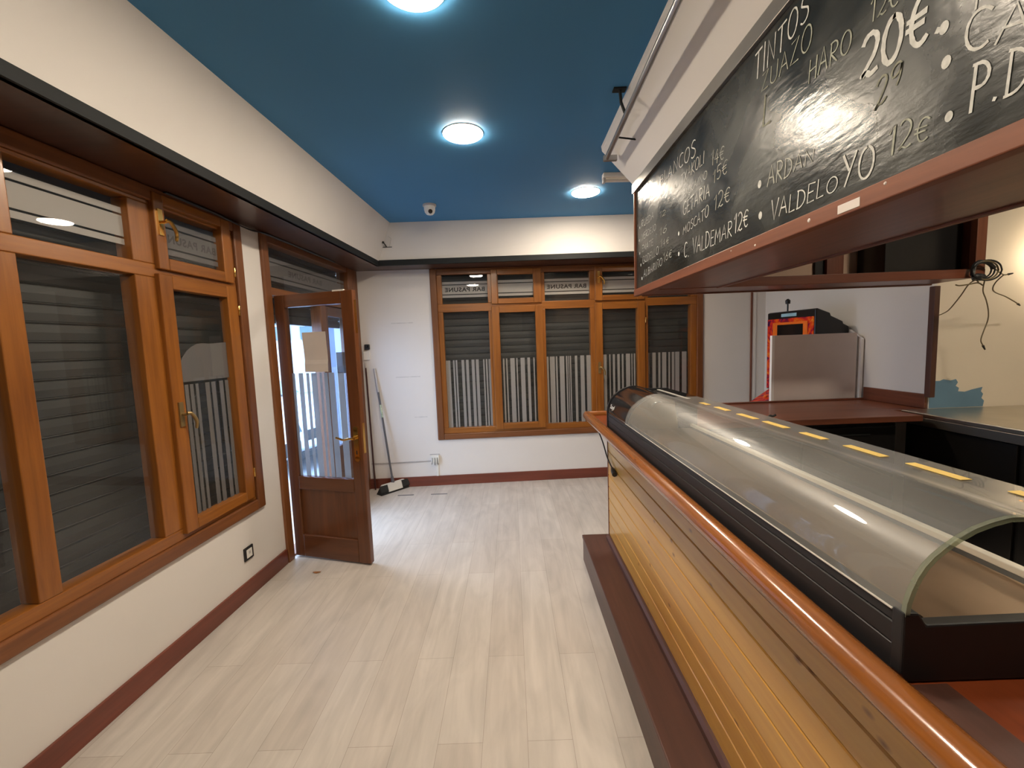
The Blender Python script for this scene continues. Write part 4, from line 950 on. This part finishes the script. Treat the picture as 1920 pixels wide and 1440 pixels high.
def wire(pts, mat='cable', r=.0034, tip=True):
    b = MB(); pp_ = smooth_path([cp(*p) for p in pts], 6); b.tube(pp_, r, mat, 6)
    if tip: b.tube([pp_[-1], pp_[-1] + (pp_[-1] - pp_[-3]).normalized() * .035], [.0065, .004], 'cableblack', 8)
    return b.build('wire', o, smooth=True)
wire([(3.297, 1.985, 2.56), (3.33, 1.955, 2.58), (3.374, 1.928, 2.62), (3.405, 1.93, 2.63)])
wire([(3.374, 1.928, 2.60), (3.326, 1.884, 2.64), (3.305, 1.842, 2.68), (3.323, 1.812, 2.72), (3.395, 1.781, 2.76), (3.463, 1.742, 2.8), (3.485, 1.727, 2.82)])
wire([(3.246, 1.90, 2.56), (3.239, 1.826, 2.60), (3.264, 1.764, 2.64), (3.284, 1.691, 2.68), (3.285, 1.626, 2.7), (3.26, 1.547, 2.72), (3.246, 1.489, 2.73), (3.263, 1.451, 2.74)])
wire([(3.206, 1.885, 2.56), (3.179, 1.898, 2.57), (3.134, 1.866, 2.62), (3.084, 1.792, 2.72), (3.016, 1.708, 2.85), (2.973, 1.681, 2.92), (2.945, 1.671, 2.935)], tip=False)
wire([(3.05, 1.872, 2.575), (3.078, 1.866, 2.575), (3.14, 1.872, 2.57), (3.20, 1.880, 2.57), (3.235, 1.862, 2.58)], r=.004, tip=False)

# warm wall lamp just past the right edge of the view
o = thing('wall_lamp', 'small warm wall lamp over the steel counter, out of view', 'wall lamp', (3.75, 2.997, 2.06))
MB().lathe([(.05, 0), (.05, .012), (.012, .016), (.012, .07)], (0, 0, 0), 'brass', 24, (0, -1, 0)).build('mount', o, smooth=True)
MB().lathe([(.012, -.045), (.034, -.030), (.045, 0), (.034, .030), (.012, .045)], (0, -.11, 0), 'bulb', 24).build('bulb', o, smooth=True)

# ------------------------------------------------------------------ games machine and boards
ang = atan2(3.66 - 4.22, 2.603 - 2.530)
g = thing('games_machine', 'black upright games machine with orange flame artwork', 'games machine', (2.530, 4.22, 0), ang)
W, D_ = 0.565, 0.325          # local x along the front, local y to the rear (towards the side wall)
b = MB()
b.box(0, W, .02, D_, 0.02, 1.05, 'fridge'); b.prism([(0, 1.05), (D_, 1.05), (D_, 1.63), (.27, 1.655), (.265, 1.675), (.15, 1.725), (.14, 1.75), (0.02, 1.792), (0, 1.785)], 0, 0, W, 'fridge')
b.build('cabinet', g, bevel=0.008)
MB().box(.010, W - .010, -.006, .004, 1.06, 1.725, 'art').build('artwork', g)['label'] = 'red and orange flame artwork panel'
MB().box(.084, W - .072, -.010, -.004, 1.25, 1.690, 'orange').build('screen_border', g)
MB().box(.145, W - .120, -.013, -.008, 1.28, 1.668, 'screen').build('screen', g)['label'] = 'dark switched-off screen'
MB().box(.18, .36, -.004, .010, 1.740, 1.770, 'bluelit').build('title_plate', g, bevel=.003)
b = MB(); b.prism([(0.02, 1.05), (-.20, .92), (-.20, .84), (0.02, .84)], 0, .01, W - .01, 'art'); b.build('control_deck', g, bevel=.006)['label'] = 'multicoloured sloping control deck'
for k in range(4): MB().lathe([(.016, 0), (.016, .012), (.010, .016)], (.12 + .1 * k, -.10, .985), ('orange', 'tape', 'bluelit', 'white')[k], 14, (0, -.5, .86)).build('button', g, smooth=True)
b = MB(); b.tube([(.16, .08, 1.765), (.16, .08, 1.86)], .007, 'fridge'); b.lathe([(.006, -.02), (.020, -.015), (.022, .015), (.008, .03)], (.16, .08, 1.88), 'fridge', 14); b.build('antenna', g, smooth=True)

o = thing('leaning_panel', 'large pale pinkish board standing in front of the games machine', 'board', (2.185, 3.575, 0), 0)
MB().box(0.022, 0.71, 0, .028, 0.005, 1.572, 'melamine').build('face', o)
MB().box(0, 0.022, 0, .028, 0.005, 1.572, 'melamine_edge').build('edge_band', o)
b = MB(); b.hexa([(2.912, 3.556, 0.005), (2.912, 3.69, 0.005), (2.932, 3.69, 0.005), (2.932, 3.556, 0.005)], [(2.918, 3.556, 1.52), (2.918, 3.69, 1.60), (2.938, 3.69, 1.60), (2.938, 3.556, 1.52)], 'melamine_edge')
tag(b.build('narrow_board'), 'narrow white board leaning on the side wall beside the pinkish board', 'board')

# ------------------------------------------------------------------ brooms and floor bits
o = thing('broom', 'broom with black and white head leaning on the far wall', 'broom', (-1.37, 4.65, 0), 0)
hd = Vector((0.226, 0.255, 0)).normalized(); sd = Vector((hd.y, -hd.x, 0))
def hp3(a, s, z): return hd * a + sd * s + Vector((0, 0, z))
b = MB(); b.hexa([hp3(-.16, -.025, .06), hp3(.16, -.025, .06), hp3(.16, .025, .06), hp3(-.16, .025, .06)], [hp3(-.14, -.018, .10), hp3(.14, -.018, .10), hp3(.14, .018, .10), hp3(-.14, .018, .10)], 'broomwhite'); b.build('head', o, bevel=.005)
b = MB(); b.hexa([hp3(-.18, -.05, .0), hp3(.18, -.05, .0), hp3(.18, .05, .0), hp3(-.18, .05, .0)], [hp3(-.16, -.025, .06), hp3(.16, -.025, .06), hp3(.16, .025, .06), hp3(-.16, .025, .06)], 'dust'); b.build('bristles', o)
for a0, a1 in ((-.182, -.09), (.09, .182)):
    b = MB(); b.hexa([hp3(a0, .03, .03), hp3(a1, .03, .03), hp3(a1, .056, .03), hp3(a0, .056, .03)], [hp3(a0, .02, .098), hp3(a1, .02, .098), hp3(a1, .032, .098), hp3(a0, .032, .098)], 'dust'); b.build('side_bumper', o)
b = MB(); b.hexa([hp3(-.088, .03, .022), hp3(.088, .03, .022), hp3(.088, .056, .022), hp3(-.088, .056, .022)], [hp3(-.088, .02, .098), hp3(.088, .02, .098), hp3(.088, .032, .098), hp3(-.088, .032, .098)], 'broomwhite'); b.build('front_shield', o)
T_ = Vector((-.155, .105, 1.375)); B_ = Vector((0.0, 0.0, .09))
b = MB(); b.tube([B_, B_.lerp(T_, .8)], .011, 'handlegrey', 12); b.build('handle', o, smooth=True)
b = MB(); b.tube([B_.lerp(T_, .79), B_.lerp(T_, .995)], .0145, 'scuff', 12); b.build('grip', o, smooth=True)
b = MB(); b.tube([B_.lerp(T_, .57), B_.lerp(T_, .68)], .0122, 'labelgreen', 12); b.build('handle_label', o, smooth=True)
b = MB(); b.tube([B_, B_ + Vector((-.008, .005, .075))], [.02, .014], 'handlegrey', 12); b.build('socket', o, smooth=True)
o = thing('mop_handle', 'thin dark stick leaning in the corner behind the door', 'stick', (-1.585, 4.70, 0), 0)
b = MB(); b.tube([(0, 0, 0.0), (-.03, .035, 1.40)], .009, 'redwood', 10); b.build('stick', o, smooth=True)
b = MB(); b.tube([(-.0295, .034, 1.38), (-.031, .037, 1.44)], .010, 'scuff', 10); b.build('end_cap', o, smooth=True)

tag(MB().box(-1.278, -1.105, 4.478, 4.494, 0, .003, 'handlegrey').build('floor_slot'), 'thin dark slot in the floor, nearer the broom', 'floor slot')
tag(MB().box(-.918, -.742, 4.474, 4.488, 0, .003, 'handlegrey').build('floor_slot'), 'thin dark slot in the floor, under the far window corner', 'floor slot')
b = MB(); pts = [(-.028, 0), (-.016, .010), (0, .013), (.016, .009), (.03, .002), (.018, -.008), (0, -.012), (-.016, -.009)]
b.add([(-1.451 + x, 2.93 + y, .004 + .004 * abs(x) / .03) for x, y in pts] + [(-1.451, 2.93, .009)], [(i, (i + 1) % 8, 8) for i in range(8)], 'leaf')
lo = b.build('dry_leaf'); s_ = lo.modifiers.new('thick', 'SOLIDIFY'); s_.thickness = .002; tag(lo, 'small brown dry leaf on the floor by the open door', 'leaf')

# ------------------------------------------------------------------ street outside
o = MB().box(-30, -2.16, -6, 40, -0.10, -0.02, 'asphalt').build('street_pavement'); struct(o, 'pale street paving outside the door', 'pavement')
o = MB().box(-2.17, -1.92, 4.88, 4.95, -0.02, 5.0, 'pillar').build('reflection_pier'); struct(o, 'added blue-grey pier standing in for the dark reflection at the narrow fixed leaf', 'pillar')  # added pier; its blue-grey imitates a dark reflection in the door glass
car = thing('parked_car', 'white parked car seen through the door glass', 'car', (-2.66, 6.02, -0.02), radians(75))
# local: -y is the front, x across
b = MB()
side = [(0.0, .30), (0.0, .55), (.06, .70), (.25, .80), (1.05, .92), (1.15, .93), (3.6, .98), (4.15, .90), (4.2, .45), (4.15, .28), (.1, .22)]
for x0, x1, ins_ in ((-.86, .86, 0.0),):
    b.prism(side, 0, x0, x1, 'carpaint')
body = b.build('body', car, bevel=.07, seg=4, smooth=True)
b = MB(); b.hexa([(-.78, 1.05, .90), (.78, 1.05, .90), (.80, 4.0, .94), (-.80, 4.0, .94)], [(-.58, 1.85, 1.44), (.58, 1.85, 1.44), (.58, 3.3, 1.44), (-.58, 3.3, 1.44)], 'carpaint'); b.build('roof', car, bevel=.05, seg=3, smooth=True)
b = MB(); b.hexa([(-.72, 1.06, .95), (.72, 1.06, .95), (.72, 1.10, .95), (-.72, 1.10, .95)], [(-.56, 1.74, 1.40), (.56, 1.74, 1.40), (.56, 1.79, 1.40), (-.56, 1.79, 1.40)], 'carglass'); b.build('windscreen', car)
for sx in (-1, 1):
    b = MB(); b.hexa([(sx * .815, 1.35, .98), (sx * .815, 3.7, .99), (sx * .80, 3.7, .99), (sx * .80, 1.35, .98)], [(sx * .625, 1.95, 1.38), (sx * .625, 3.2, 1.38), (sx * .61, 3.2, 1.38), (sx * .61, 1.95, 1.38)], 'carglass'); b.build('side_window', car)
    b = MB(); b.hexa([(sx * .50, -.012, .56), (sx * .80, .02, .58), (sx * .80, .06, .58), (sx * .50, .03, .56)], [(sx * .50, .03, .66), (sx * .82, .16, .74), (sx * .82, .20, .74), (sx * .50, .07, .66)], 'carglass'); b.hexa([(sx * .78, .01, .57), (sx * .868, .05, .58), (sx * .868, .20, .62), (sx * .78, .20, .62)], [(sx * .78, .06, .70), (sx * .868, .10, .70), (sx * .868, .45, .74), (sx * .78, .45, .74)], 'carglass'); b.build('headlight', car)
    b = MB(); b.box(sx * .70 - .17, sx * .70 + .17, -.02, .12, .28, .46, 'tyre'); b.build('fog_recess', car, bevel=.02)
    for y in (.82, 3.35):
        wb_ = MB(); wb_.lathe([(.20, -.10), (.30, -.10), (.32, -.07), (.32, .07), (.30, .10), (.20, .10)], (sx * .78, y, .32), 'tyre', 28, (1, 0, 0)); wo = wb_.build('wheel', car, smooth=True)
        MB().lathe([(.19, -.11), (.17, .11)], (sx * .78, y, .32), 'pipe', 20, (1, 0, 0)).build('rim', wo, smooth=True)
MB().box(-.42, .42, -.015, .03, .42, .56, 'tyre').build('grille', car, bevel=.01)
MB().box(-.62, .62, -.02, .10, .20, .29, 'tyre').build('lower_intake', car, bevel=.01)
bd = thing('street_building', 'pale building across the street seen through the door', 'building', (-8.5, 17, -0.02), radians(18))
MB().box(-9, 9, 0, 6, 0, 9, 'render').build('wall', bd)
for k in range(8):
    x = -8.4 + 2.15 * k
    f = MB().box(x, x + 1.8, -.06, 0, 2.1, 3.3, 'bldglass').build('window', bd)
    MB().box(x + .86, x + .94, -.09, -.05, 2.1, 3.3, 'render').box(x, x + 1.8, -.09, -.05, 2.62, 2.68, 'render').build('mullion', f)
MB().box(-9, 9, -.6, 0, 3.6, 3.9, 'render').build('canopy', bd)
MB().box(-9, 9, -.25, 0, 4.2, 4.9, 'awning').build('sign_band', bd)
